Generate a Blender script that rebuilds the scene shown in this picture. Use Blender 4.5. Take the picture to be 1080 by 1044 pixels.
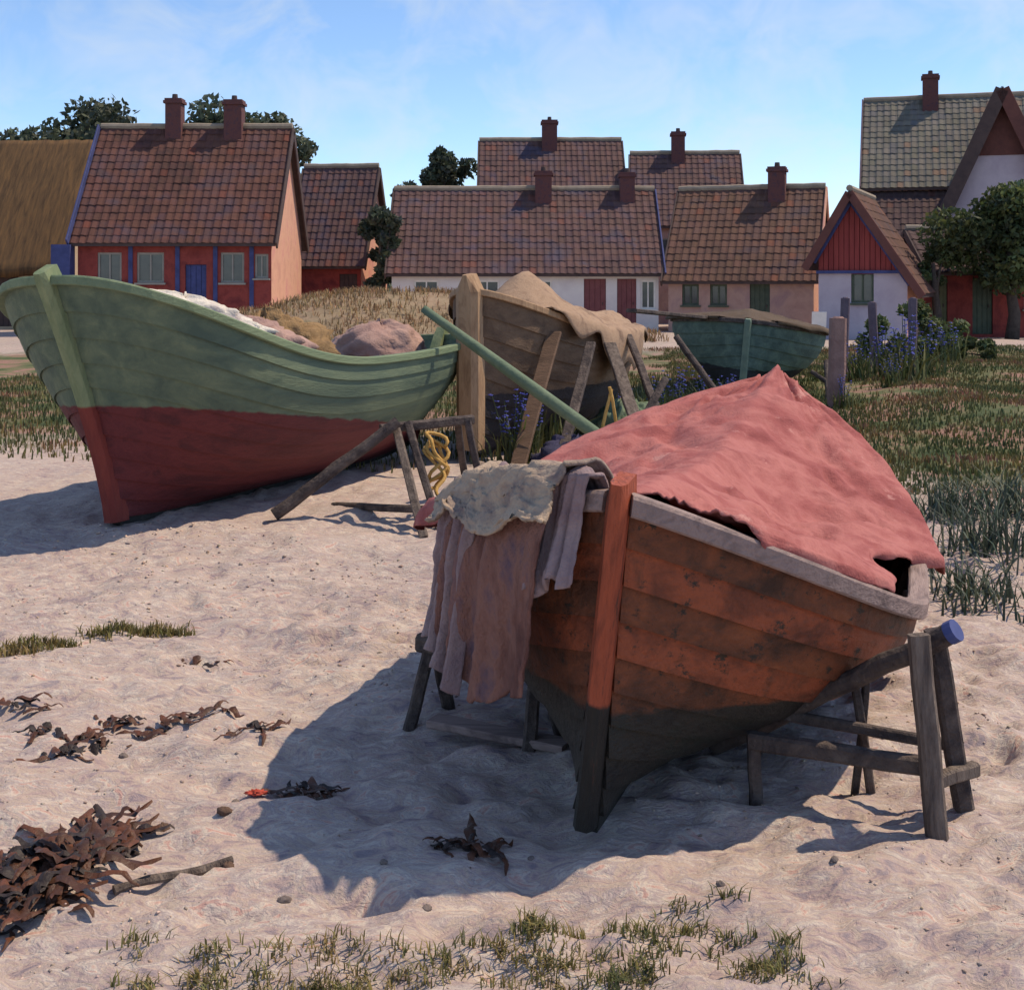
import bpy, bmesh, math, random
import numpy as np
from mathutils import Vector, Matrix, Euler

random.seed(7)
rng = np.random.default_rng(11)
R = math.radians
for o in list(bpy.data.objects):
    bpy.data.objects.remove(o)
scene = bpy.context.scene
COL = scene.collection

# ------------------------------------------------------------------ camera
cam_d = bpy.data.cameras.new('camera')
cam = bpy.data.objects.new('camera', cam_d)
COL.objects.link(cam)
cam.location = (0, 0, 1.7)
cam.rotation_euler = (R(90), 0, 0)
cam_d.sensor_fit = 'HORIZONTAL'
cam_d.sensor_width = 36
cam_d.lens = 45
cam_d.shift_y = -0.2056
cam_d.clip_end = 3000
scene.camera = cam

# ------------------------------------------------------------------ sky, sun
SUN = Vector((0.51, 0.15, 0.85)).normalized()
SUN_EL = math.asin(SUN.z)
SUN_AZ = math.atan2(SUN.x, SUN.y)
world = bpy.data.worlds.new('World')
scene.world = world
world.use_nodes = True
wn = world.node_tree
for n in list(wn.nodes):
    wn.nodes.remove(n)


def N(nt, typ, **kw):
    n = nt.nodes.new(typ)
    for k, v in kw.items():
        setattr(n, k, v)
    return n


w_out = N(wn, 'ShaderNodeOutputWorld')
w_bg = N(wn, 'ShaderNodeBackground')
w_bg.inputs['Strength'].default_value = 0.15
w_sky = N(wn, 'ShaderNodeTexSky', sky_type='NISHITA')
w_sky.sun_disc = False
w_sky.sun_elevation = SUN_EL
w_sky.sun_rotation = SUN_AZ
w_sky.air_density = 1.0
w_sky.altitude = 2200
w_sky.dust_density = 0.1
w_sky.ozone_density = 4.0
w_co = N(wn, 'ShaderNodeTexCoord')
w_map = N(wn, 'ShaderNodeMapping')
w_map.inputs['Scale'].default_value = (1.0, 1.0, 1.25)
w_no = N(wn, 'ShaderNodeTexNoise')
w_no.inputs['Scale'].default_value = 13.0
w_no.inputs['Detail'].default_value = 4.0
w_no.inputs['Roughness'].default_value = 0.62
w_no.inputs['Distortion'].default_value = 0.5
w_rp = N(wn, 'ShaderNodeValToRGB')
w_rp.color_ramp.elements[0].position = 0.42
w_rp.color_ramp.elements[0].color = (0, 0, 0, 1)
w_rp.color_ramp.elements[1].position = 0.80
w_rp.color_ramp.elements[1].color = (0.5, 0.5, 0.5, 1)
w_mx = N(wn, 'ShaderNodeMix', data_type='RGBA')
w_mx.inputs['B'].default_value = (4.3, 4.45, 4.4, 1)
wl = wn.links.new
wl(w_co.outputs['Generated'], w_map.inputs['Vector'])
wl(w_map.outputs['Vector'], w_no.inputs['Vector'])
wl(w_no.outputs['Fac'], w_rp.inputs['Fac'])
wl(w_rp.outputs['Color'], w_mx.inputs['Factor'])
wl(w_sky.outputs['Color'], w_mx.inputs['A'])
wl(w_mx.outputs['Result'], w_bg.inputs['Color'])
wl(w_bg.outputs['Background'], w_out.inputs['Surface'])

sun_d = bpy.data.lights.new('sun', 'SUN')
sun_d.energy = 3.6
sun_d.angle = R(0.55)
sun_d.color = (1.0, 0.82, 0.60)
sun = bpy.data.objects.new('sun', sun_d)
COL.objects.link(sun)
sun.rotation_euler = SUN.to_track_quat('Z', 'Y').to_euler()
sun.location = (30, 10, 30)

scene.view_settings.view_transform = 'Standard'
scene.view_settings.look = 'None'
scene.view_settings.gamma = 1
scene.view_settings.use_curve_mapping = False
scene.view_settings.exposure = 0.34
scene.render.engine = 'CYCLES'


# ------------------------------------------------------------------ noise
def _hash(ix, iy, seed):
    h = (ix.astype(np.int64) * 374761393 + iy.astype(np.int64) * 668265263 + seed * 974634777) & 0x7fffffff
    h = ((h ^ (h >> 13)) * 1274126177) & 0x7fffffff
    return ((h ^ (h >> 16)) & 0xffff) / 65535.0


def vnoise(x, y, seed=0):
    x = np.asarray(x, float); y = np.asarray(y, float)
    ix = np.floor(x); iy = np.floor(y)
    fx = x - ix; fy = y - iy
    fx = fx * fx * (3 - 2 * fx); fy = fy * fy * (3 - 2 * fy)
    a = _hash(ix, iy, seed); b = _hash(ix + 1, iy, seed)
    c = _hash(ix, iy + 1, seed); d = _hash(ix + 1, iy + 1, seed)
    return (a + (b - a) * fx) * (1 - fy) + (c + (d - c) * fx) * fy - 0.5


def fbm(x, y, seed=0, oct=4, gain=0.5):
    s = 0; a = 1.0; f = 1.0
    for k in range(oct):
        s = s + a * vnoise(np.asarray(x) * f, np.asarray(y) * f, seed + k * 17)
        a *= gain; f *= 2.03
    return s


# ------------------------------------------------------------------ materials
MATS = {}


def mat(name, cols, scale=3.0, rough=0.85, bump=0.0, bscale=40.0, stretch=(1, 1, 1), detail=5.0,
        metallic=0.0, attr=None, split=None, coat=0.0, transl=0.0, spots=None, bstretch=None, spec=0.3):
    """cols: two to four colours mottled by noise in object space.
    split=(axis z0, slope x, cols2): another paint (on the tan hull, painted shade) below the line z = z0 + slope*x.
    spots=(colour, scale, threshold): worn patches."""
    m = bpy.data.materials.new(name)
    m.use_nodes = True
    nt = m.node_tree
    for n in list(nt.nodes):
        nt.nodes.remove(n)
    L = nt.links.new
    out = N(nt, 'ShaderNodeOutputMaterial')
    bs = N(nt, 'ShaderNodeBsdfPrincipled')
    bs.inputs['Roughness'].default_value = rough
    bs.inputs['Metallic'].default_value = metallic
    bs.inputs['Specular IOR Level'].default_value = spec
    bs.inputs['Coat Weight'].default_value = coat
    L(bs.outputs['BSDF'], out.inputs['Surface'])
    tc = N(nt, 'ShaderNodeTexCoord')
    mp = N(nt, 'ShaderNodeMapping')
    mp.inputs['Scale'].default_value = stretch
    L(tc.outputs['Object'], mp.inputs['Vector'])

    def mottled(cs, seed):
        no = N(nt, 'ShaderNodeTexNoise')
        no.inputs['Scale'].default_value = scale
        no.inputs['Detail'].default_value = detail
        no.inputs['Roughness'].default_value = 0.65
        no.inputs['Distortion'].default_value = 0.4
        L(mp.outputs['Vector'], no.inputs['Vector'])
        rp = N(nt, 'ShaderNodeValToRGB')
        e = rp.color_ramp.elements
        k = len(cs)
        e[0].position = 0.33; e[0].color = (*cs[0], 1)
        e[1].position = 0.67; e[1].color = (*cs[-1], 1)
        for i in range(1, k - 1):
            x = e.new(0.33 + 0.34 * i / (k - 1)); x.color = (*cs[i], 1)
        L(no.outputs['Fac'], rp.inputs['Fac'])
        return rp.outputs['Color']
    col = mottled(cols, 0)
    if split:
        z0, sl, c2 = split
        col2 = mottled(c2, 1)
        sx = N(nt, 'ShaderNodeSeparateXYZ')
        L(tc.outputs['Object'], sx.inputs['Vector'])
        ma = N(nt, 'ShaderNodeMath', operation='MULTIPLY_ADD')
        L(sx.outputs['X'], ma.inputs[0]); ma.inputs[1].default_value = -sl
        L(sx.outputs['Z'], ma.inputs[2])
        n2 = N(nt, 'ShaderNodeTexNoise'); n2.inputs['Scale'].default_value = 9
        L(tc.outputs['Object'], n2.inputs['Vector'])
        m3 = N(nt, 'ShaderNodeMath', operation='MULTIPLY_ADD')
        L(n2.outputs['Fac'], m3.inputs[0]); m3.inputs[1].default_value = 0.05
        L(ma.outputs[0], m3.inputs[2])
        mr = N(nt, 'ShaderNodeMapRange')
        L(m3.outputs[0], mr.inputs['Value'])
        mr.inputs['From Min'].default_value = z0 + 0.025 - 0.008
        mr.inputs['From Max'].default_value = z0 + 0.025 + 0.008
        mx = N(nt, 'ShaderNodeMix', data_type='RGBA')
        L(mr.outputs['Result'], mx.inputs['Factor'])
        L(col2, mx.inputs['A']); L(col, mx.inputs['B'])
        col = mx.outputs['Result']
    if spots:
        sc, ss, th = spots
        n4 = N(nt, 'ShaderNodeTexNoise'); n4.inputs['Scale'].default_value = ss
        n4.inputs['Detail'].default_value = 9; n4.inputs['Roughness'].default_value = 0.75
        L(mp.outputs['Vector'], n4.inputs['Vector'])
        mr = N(nt, 'ShaderNodeMapRange')
        L(n4.outputs['Fac'], mr.inputs['Value'])
        mr.inputs['From Min'].default_value = th
        mr.inputs['From Max'].default_value = th + 0.06
        mx = N(nt, 'ShaderNodeMix', data_type='RGBA')
        L(mr.outputs['Result'], mx.inputs['Factor'])
        L(col, mx.inputs['A']); mx.inputs['B'].default_value = (*sc, 1)
        col = mx.outputs['Result']
    if attr:
        at = N(nt, 'ShaderNodeAttribute'); at.attribute_name = attr
        mx = N(nt, 'ShaderNodeMix', data_type='RGBA', blend_type='MULTIPLY')
        mx.inputs['Factor'].default_value = 1.0
        L(col, mx.inputs['A']); L(at.outputs['Color'], mx.inputs['B'])
        col = mx.outputs['Result']
    L(col, bs.inputs['Base Color'])
    if bump:
        nb = N(nt, 'ShaderNodeTexNoise'); nb.inputs['Scale'].default_value = bscale
        nb.inputs['Detail'].default_value = 6; nb.inputs['Roughness'].default_value = 0.6
        if bstretch:
            m2 = N(nt, 'ShaderNodeMapping'); m2.inputs['Scale'].default_value = bstretch
            L(tc.outputs['Object'], m2.inputs['Vector']); L(m2.outputs['Vector'], nb.inputs['Vector'])
        else:
            L(mp.outputs['Vector'], nb.inputs['Vector'])
        bp = N(nt, 'ShaderNodeBump'); bp.inputs['Strength'].default_value = bump
        bp.inputs['Distance'].default_value = 0.02
        L(nb.outputs['Fac'], bp.inputs['Height'])
        L(bp.outputs['Normal'], bs.inputs['Normal'])
    if transl:
        tr = N(nt, 'ShaderNodeBsdfTranslucent')
        L(col, tr.inputs['Color'])
        ms = N(nt, 'ShaderNodeMixShader'); ms.inputs['Fac'].default_value = transl
        L(bs.outputs['BSDF'], ms.inputs[1]); L(tr.outputs['BSDF'], ms.inputs[2])
        L(ms.outputs['Shader'], out.inputs['Surface'])
    MATS[name] = m
    return m


WOODST = (0.25, 2.2, 2.2)
mat('green_paint', [(.07, .105, .078), (.11, .15, .10), (.165, .205, .125)], 2.2, .7, .35, 30, stretch=(.35, 2.5, 2.5),
    split=(.83, -.135, [(.095, .020, .024), (.135, .028, .030), (.075, .018, .022)]), spots=((.16, .17, .13), 16, .66))
mat('green_rail', [(.12, .17, .10), (.19, .24, .14)], 5, .7, .4, 30, stretch=WOODST)
mat('green_stem', [(.14, .19, .10), (.24, .28, .15)], 6, .7, .4, 30, stretch=(2, 2, .4),
    split=(.86, 0, [(.16, .03, .026), (.22, .045, .032)]))
mat('tarred_brown', [(.045, .020, .012), (.10, .038, .020), (.17, .055, .025), (.24, .075, .03)], 3.2, .62, .7, 26,
    stretch=(.45, 2, 2), split=(.40, -.02, [(.012, .012, .012), (.028, .026, .022), (.020, .024, .020)]),
    spots=((.035, .026, .02), 9, .56))
mat('sunlit_plank', [(.10, .032, .018), (.20, .055, .026), (.31, .080, .034), (.15, .05, .026)], 3.2, .62, .7, 26,
    stretch=(.45, 2, 2), spots=((.04, .028, .02), 8, .56))  # orange of sunlight on the flank, put into the plank colour
mat('red_stem', [(.17, .04, .02), (.36, .08, .036), (.26, .055, .026)], 9, .62, .8, 24, stretch=(2, 2, .35), spots=((.09, .035, .025), 10, .57),
    split=(.43, 0, [(.012, .012, .012), (.026, .024, .02)]))
mat('keel_tar', [(.012, .012, .011), (.032, .029, .025)], 6, .75, .5, 30)
mat('pale_rail', [(.20, .15, .14), (.30, .22, .20), (.14, .10, .095)], 5, .8, .6, 34, stretch=WOODST)
mat('tan_hull', [(.085, .055, .038), (.14, .09, .058), (.19, .125, .08)], 3, .8, .5, 26, stretch=(.5, 2, 2),
    split=(.62, 0, [(.022, .020, .024), (.045, .038, .042)]))  # dark violet below the line is painted shade under the hull
mat('tan_wood', [(.27, .165, .095), (.38, .25, .15), (.20, .12, .07)], 4, .85, .5, 28, stretch=(1.5, 1.5, .4))
mat('sea_green', [(.05, .085, .075), (.085, .13, .11), (.13, .19, .15)], 3, .75, .4, 26, stretch=(.5, 2, 2),
    split=(.47, 0, [(.012, .014, .018), (.028, .028, .034)]))
mat('sea_green_trim', [(.12, .17, .135), (.19, .245, .18)], 6, .75, .3, 28)
mat('inside_wood', [(.10, .062, .042), (.17, .105, .07)], 4, .9, .5, 30, stretch=WOODST)
mat('grey_timber', [(.075, .058, .052), (.16, .125, .105), (.25, .20, .165)], 6, .9, .9, 34, stretch=(3.5, 3.5, .6), spots=((.05, .04, .036), 9, .60))
mat('dark_timber', [(.035, .028, .030), (.085, .066, .060), (.14, .11, .095)], 9, .9, .9, 34, spots=((.17, .135, .115), 11, .62))
mat('blue_end', [(.05, .07, .20), (.08, .10, .26)], 8, .8)
mat('green_spar', [(.09, .135, .085), (.15, .20, .13)], 5, .75, .4, 28)
mat('red_canvas', [(.22, .055, .055), (.32, .095, .09), (.43, .16, .145), (.27, .075, .075)], 2.2, .93, .45, 70,
    spots=((.50, .24, .215), 3.2, .60), detail=8, transl=.06)
mat('hem_rope', [(.48, .27, .24), (.62, .40, .35)], 9, .95, .7, 60)
mat('brown_net', [(.10, .05, .048), (.20, .095, .078), (.29, .15, .12), (.15, .10, .13)], 5, 1, 1.0, 90, stretch=(1, 1, .5))
mat('cream_cloth', [(.27, .20, .16), (.43, .335, .25), (.20, .15, .14)], 5, .95, .6, 70)
mat('violet_cloth', [(.20, .14, .16), (.33, .25, .25)], 5, .95, .6, 70)
mat('white_sail', [(.50, .46, .42), (.66, .62, .55), (.42, .37, .36)], 4, .95, .5, 50)
mat('pink_sack', [(.30, .19, .17), (.42, .28, .24)], 4, .95, .6, 50)
mat('ochre_net', [(.24, .15, .075), (.34, .22, .11), (.15, .10, .06)], 7, 1, 1, 80)
mat('yellow_rope', [(.42, .24, .06), (.58, .36, .12)], 12, .9, .6, 90)
mat('tan_sail', [(.26, .17, .115), (.37, .255, .175), (.19, .125, .09)], 3, .95, .5, 50, transl=.05)
mat('blue_canvas', [(.035, .035, .07), (.06, .055, .11)], 3, .95, .5, 50)
mat('brown_sail', [(.065, .045, .03), (.115, .08, .052)], 3, .95, .5, 50)
# houses
TW = [(.78, .70, .72), (1, 1, 1)]
mat('tiles_red', [(.065, .032, .028), (.115, .050, .038), (.082, .050, .056)], .8, .85, .4, 14, attr='tint')
mat('tiles_brown', [(.085, .048, .038), (.13, .068, .048), (.085, .055, .056)], .8, .85, .4, 14, attr='tint')
mat('tiles_violet', [(.07, .044, .048), (.11, .06, .054), (.07, .055, .078)], .8, .85, .4, 14, attr='tint')
mat('tiles_grey', [(.13, .125, .105), (.17, .16, .135)], .8, .9, .4, 14, attr='tint')
mat('tiles_dark', [(.06, .04, .042), (.09, .055, .05)], .8, .9, .4, 14, attr='tint')
mat('thatch', [(.07, .043, .024), (.12, .07, .034), (.17, .095, .04)], 2, 1, 1, 30, stretch=(4, .5, .5))
mat('thatch_wall', [(.38, .29, .20), (.46, .36, .25)], 1.2, .95, .4, 9)
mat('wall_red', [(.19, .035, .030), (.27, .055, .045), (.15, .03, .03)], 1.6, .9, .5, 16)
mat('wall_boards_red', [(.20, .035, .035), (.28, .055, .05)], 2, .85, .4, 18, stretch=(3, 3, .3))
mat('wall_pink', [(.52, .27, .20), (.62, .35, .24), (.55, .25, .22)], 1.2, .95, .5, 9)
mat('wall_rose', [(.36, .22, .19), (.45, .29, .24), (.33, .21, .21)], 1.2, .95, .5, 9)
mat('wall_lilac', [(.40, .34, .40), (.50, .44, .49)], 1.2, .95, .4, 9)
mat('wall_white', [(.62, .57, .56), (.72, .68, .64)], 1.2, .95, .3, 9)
mat('brick', [(.085, .042, .052), (.135, .055, .05), (.075, .045, .06)], 6, .9, .5, 30)
mat('blue_paint', [(.035, .045, .13), (.06, .075, .21)], 3, .7, .2, 20)
mat('dark_wood', [(.06, .042, .042), (.095, .065, .06)], 3, .85, .3, 20)
mat('red_brown_wood', [(.10, .042, .038), (.15, .06, .05)], 2, .85, .3, 20)
mat('green_door', [(.05, .07, .05), (.09, .11, .075)], 3, .7, .2, 20)
mat('olive_door', [(.13, .13, .065), (.18, .17, .09)], 3, .7, .2, 20)
mat('red_door', [(.16, .05, .055), (.21, .075, .075)], 3, .7, .2, 20)
mat('frame_grey', [(.24, .23, .20), (.32, .30, .26)], 4, .7)
mat('frame_white', [(.66, .64, .60), (.76, .73, .68)], 4, .7)
mat('glass', [(.05, .06, .07), (.09, .10, .10)], 2, .12, 0, spec=.5)
mat('ridge_mortar', [(.24, .20, .16), (.32, .27, .21)], 4, .95)
# plants
mat('leaf_dark', [(.045, .062, .05), (.075, .095, .065), (.065, .08, .08)], 1.4, .7, attr='tint', transl=.25)
mat('leaf_mid', [(.05, .08, .04), (.10, .125, .05), (.065, .09, .075)], 1.4, .7, attr='tint', transl=.25)
mat('bark', [(.06, .045, .038), (.11, .085, .07)], 6, .95, .7, 20)
mat('grass_meadow', [(.045, .075, .035), (.09, .115, .05), (.15, .14, .06), (.26, .13, .10)], .9, .8, attr='tint', transl=.2)
mat('straw_grass', [(.17, .12, .07), (.27, .19, .11), (.33, .25, .15)], 1.2, .9, attr='tint', transl=.15)
mat('grass_tuft', [(.08, .10, .045), (.15, .15, .06), (.21, .17, .08)], 3, .8, attr='tint', transl=.2)
mat('lyme_grass', [(.035, .06, .05), (.07, .10, .075)], 4, .65, attr='tint', transl=.15)
mat('blue_petal', [(.05, .07, .36), (.10, .12, .5)], 4, .7, transl=.2)
mat('kelp', [(.035, .018, .012), (.085, .034, .018), (.16, .055, .025)], 7, .45, .5, 30)
mat('kelp_dark', [(.02, .015, .014), (.05, .032, .028)], 7, .5, .5, 30)
mat('stone', [(.10, .08, .075), (.19, .155, .14), (.13, .11, .12)], 9, .9, .5, 30)
mat('stone_brown', [(.09, .055, .04), (.16, .10, .07)], 9, .9, .5, 30)
mat('red_rag', [(.38, .05, .035), (.5, .10, .06)], 9, .9)
mat('pebbles', [(.35, .27, .22), (.50, .42, .34), (.24, .19, .18)], 12, .9, attr='tint')


# ------------------------------------------------------------------ mesh builder
class MB:
    def __init__(self):
        self.v = []; self.f = []; self.t = []; self.tint = None

    def quad_strip(self, rows, closed=False):
        """rows: list of equal-length point lists -> grid"""
        b = len(self.v); n = len(rows[0])
        for r in rows:
            self.v.extend([tuple(p) for p in r])
        for i in range(len(rows) - 1):
            for j in range(n - 1 if not closed else n):
                k = (j + 1) % n
                self.f.append((b + i * n + j, b + i * n + k, b + (i + 1) * n + k, b + (i + 1) * n + j))
        return b

    def poly(self, pts):
        b = len(self.v); self.v.extend([tuple(p) for p in pts]); self.f.append(tuple(range(b, b + len(pts))))

    def box(self, c, s, m=None):
        hx, hy, hz = s[0] / 2, s[1] / 2, s[2] / 2
        P = [Vector((x * hx, y * hy, z * hz)) for x in (-1, 1) for y in (-1, 1) for z in (-1, 1)]
        if m is not None:
            P = [m @ p for p in P]
        c = Vector(c); b = len(self.v)
        self.v.extend([tuple(c + p) for p in P])
        for q in ((0, 1, 3, 2), (4, 6, 7, 5), (0, 4, 5, 1), (2, 3, 7, 6), (0, 2, 6, 4), (1, 5, 7, 3)):
            self.f.append(tuple(b + i for i in q))

    def bar(self, p0, p1, w, h, up=(0, 0, 1), bev=.18, taper=1.0, seg=1, wob=0.0):
        """a squared timber with chamfered edges, w across, h along 'up'"""
        p0 = Vector(p0); p1 = Vector(p1); d = (p1 - p0).normalized()
        u = Vector(up); s = d.cross(u)
        if s.length < 1e-4:
            s = d.cross(Vector((1, 0, 0)))
        s.normalize(); u = s.cross(d).normalized()
        c = min(w, h) * bev
        prof = [(-w / 2 + c, -h / 2), (w / 2 - c, -h / 2), (w / 2, -h / 2 + c), (w / 2, h / 2 - c),
                (w / 2 - c, h / 2), (-w / 2 + c, h / 2), (-w / 2, h / 2 - c), (-w / 2, -h / 2 + c)]
        rows = []
        for i in range(seg + 1):
            t = i / seg; k = 1 + (taper - 1) * t
            o = p0.lerp(p1, t)
            if 0 < i < seg and wob:
                o = o + s * random.uniform(-wob, wob) + u * random.uniform(-wob, wob)
            rows.append([o + s * (a * k) + u * (q * k) for a, q in prof])
        b = self.quad_strip(rows, closed=True)
        self.f.append(tuple(b + i for i in reversed(range(8))))
        e = b + seg * 8
        self.f.append(tuple(e + i for i in range(8)))

    def tube(self, pts, rad, n=8, cap=True):
        pts = [Vector(p) for p in pts]
        if not hasattr(rad, '__len__'):
            rad = [rad] * len(pts)
        rows = []; prev = None
        for i, p in enumerate(pts):
            d = (pts[min(i + 1, len(pts) - 1)] - pts[max(i - 1, 0)]).normalized()
            a = prev if prev is not None else (Vector((0, 0, 1)) if abs(d.z) < .9 else Vector((1, 0, 0)))
            s = d.cross(a)
            if s.length < 1e-5:
                s = d.cross(Vector((0, 1, 0)))
            s.normalize(); u = s.cross(d).normalized(); prev = u
            rows.append([p + (s * math.cos(t) + u * math.sin(t)) * rad[i] for t in [2 * math.pi * k / n for k in range(n)]])
        b = self.quad_strip(rows, closed=True)
        if cap:
            self.f.append(tuple(b + i for i in range(n)))
            e = b + (len(pts) - 1) * n
            self.f.append(tuple(e + i for i in reversed(range(n))))

    def build(self, name, m, parent=None, smooth=False, fix=True, loc=None, rot=None, tint=None):
        me = bpy.data.meshes.new(name)
        me.from_pydata(self.v, [], self.f)
        if fix:
            bm = bmesh.new(); bm.from_mesh(me)
            bmesh.ops.recalc_face_normals(bm, faces=bm.faces)
            bm.to_mesh(me); bm.free()
        if tint is not None:
            a = me.color_attributes.new('tint', 'FLOAT_COLOR', 'POINT')
            a.data.foreach_set('color', np.asarray(tint, np.float32).ravel())
        if smooth:
            me.polygons.foreach_set('use_smooth', [True] * len(me.polygons))
        me.materials.append(MATS[m] if isinstance(m, str) else m)
        return link(name, me, parent, loc, rot)


def link(name, me, parent=None, loc=None, rot=None):
    o = bpy.data.objects.new(name, me)
    COL.objects.link(o)
    if parent is not None:
        o.parent = parent
    if loc is not None:
        o.location = loc
    if rot is not None:
        o.rotation_euler = rot
    return o


def np_mesh(name, verts, faces_idx, nper, m, parent=None, tint=None, smooth=False, loc=None):
    """fast mesh from numpy: verts (N,3), faces_idx (F,nper)"""
    me = bpy.data.meshes.new(name)
    F = len(faces_idx)
    me.vertices.add(len(verts)); me.vertices.foreach_set('co', np.asarray(verts, np.float32).ravel())
    me.loops.add(F * nper); me.loops.foreach_set('vertex_index', np.asarray(faces_idx, np.int32).ravel())
    me.polygons.add(F)
    me.polygons.foreach_set('loop_start', np.arange(F, dtype=np.int32) * nper)
    me.polygons.foreach_set('loop_total', np.full(F, nper, np.int32))
    if smooth:
        me.polygons.foreach_set('use_smooth', np.ones(F, bool))
    me.update(calc_edges=True)
    me.validate()
    if tint is not None:
        a = me.color_attributes.new('tint', 'FLOAT_COLOR', 'POINT')
        a.data.foreach_set('color', np.asarray(tint, np.float32).ravel())
    me.materials.append(MATS[m] if isinstance(m, str) else m)
    return link(name, me, parent, loc)


def tag(o, label=None, cat=None, group=None, kind=None):
    if label: o['label'] = label
    if cat: o['category'] = cat
    if group: o['group'] = group
    if kind: o['kind'] = kind
    return o


def thing(name, label, cat, loc=(0, 0, 0), rotz=0.0, group=None, rot=None):
    o = bpy.data.objects.new(name, None)
    COL.objects.link(o)
    o.empty_display_size = .2
    o.location = loc
    o.rotation_euler = rot if rot is not None else (0, 0, rotz)
    return tag(o, label, cat, group)


# ------------------------------------------------------------------ ground
def axis_pts(lo, hi, step, far_lo, far_hi, grow=1.09):
    a = list(np.arange(lo, hi + 1e-6, step))
    d = step; x = a[-1]
    while x < far_hi:
        d *= grow; x += d; a.append(x)
    d = step; x = a[0]; left = []
    while x > far_lo:
        d *= grow; x -= d; left.append(x)
    return np.array(left[::-1] + a)


def bumpf(x, y, cx, cy, sx, sy, h):
    return h * np.exp(-((x - cx) / sx) ** 2 - ((y - cy) / sy) ** 2)


_dr = np.random.default_rng(77)
DENTS = []
for _t in range(9):        # tracks of footprints across the sand
    _x, _y, _a = _dr.uniform(-3.2, 2.2), _dr.uniform(3.0, 6.0), _dr.uniform(-.9, 2.4)
    for _k in range(14):
        _x += .34 * math.cos(_a) + _dr.normal(0, .02); _y += .34 * math.sin(_a) + _dr.normal(0, .02); _a += _dr.normal(0, .1)
        _s = .06 if _k % 2 else -.06
        DENTS.append((_x - _s * math.sin(_a), _y + _s * math.cos(_a), _a, .115, .05, -.030))
for _t in range(150):
    DENTS.append((_dr.uniform(-4, 3), _dr.uniform(2.6, 8.5), _dr.uniform(0, 3.1), _dr.uniform(.05, .16), _dr.uniform(.03, .08), _dr.uniform(-.022, .018)))


def dents(x, y):
    z = np.zeros_like(x)
    sel = (y < 9.5) & (y > 2) & (np.abs(x) < 5)
    if not sel.any(): return z
    xs, ys = x[sel], y[sel]; q = np.zeros_like(xs)
    for cx, cy, a, la, lb, d in DENTS:
        dx, dy = xs - cx, ys - cy
        m = (np.abs(dx) < .45) & (np.abs(dy) < .45)
        if not m.any(): continue
        u = (dx[m] * math.cos(a) + dy[m] * math.sin(a)) / la; v = (-dx[m] * math.sin(a) + dy[m] * math.cos(a)) / lb
        r2 = u * u + v * v
        q[m] += d * (np.exp(-r2 * r2) - .45 * np.exp(-(np.sqrt(r2) - 1.45) ** 2 * 7))
    z[sel] = q
    return z


def ground_h(x, y):
    x = np.asarray(x, float); y = np.asarray(y, float)
    near = np.clip((16 - y) / 8, 0, 1)
    z = near * (0.05 * fbm(x * .9, y * .9, 3, 3) + 0.075 * fbm(x * 3.1 + .5 * y, y * 4.6, 5, 3) +
                0.03 * fbm(x * 10 + 2 * fbm(x * 3, y * 3, 8, 2), y * 14, 9, 3))
    z = z + dents(x, y)
    # low sandy bank in front of the houses on the left
    z = z + bumpf(x, y, -4.2, 33, 3.6, 3.5, 1.25) + bumpf(x, y, .2, 34.5, 3.4, 3.0, 1.05) + bumpf(x, y, -9, 35, 4, 3, .5)
    # the meadow on the right undulates
    mask = np.clip((x - 3.2) / 2.5, 0, 1) * np.clip((y - 8) / 4, 0, 1) * np.clip((40 - y) / 8, 0, 1)
    z = z + mask * (.16 + .25 * fbm(x * .35, y * .35, 21, 3))
    return z


def gh(x, y):
    return float(ground_h(np.array([x]), np.array([y]))[0])


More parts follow.
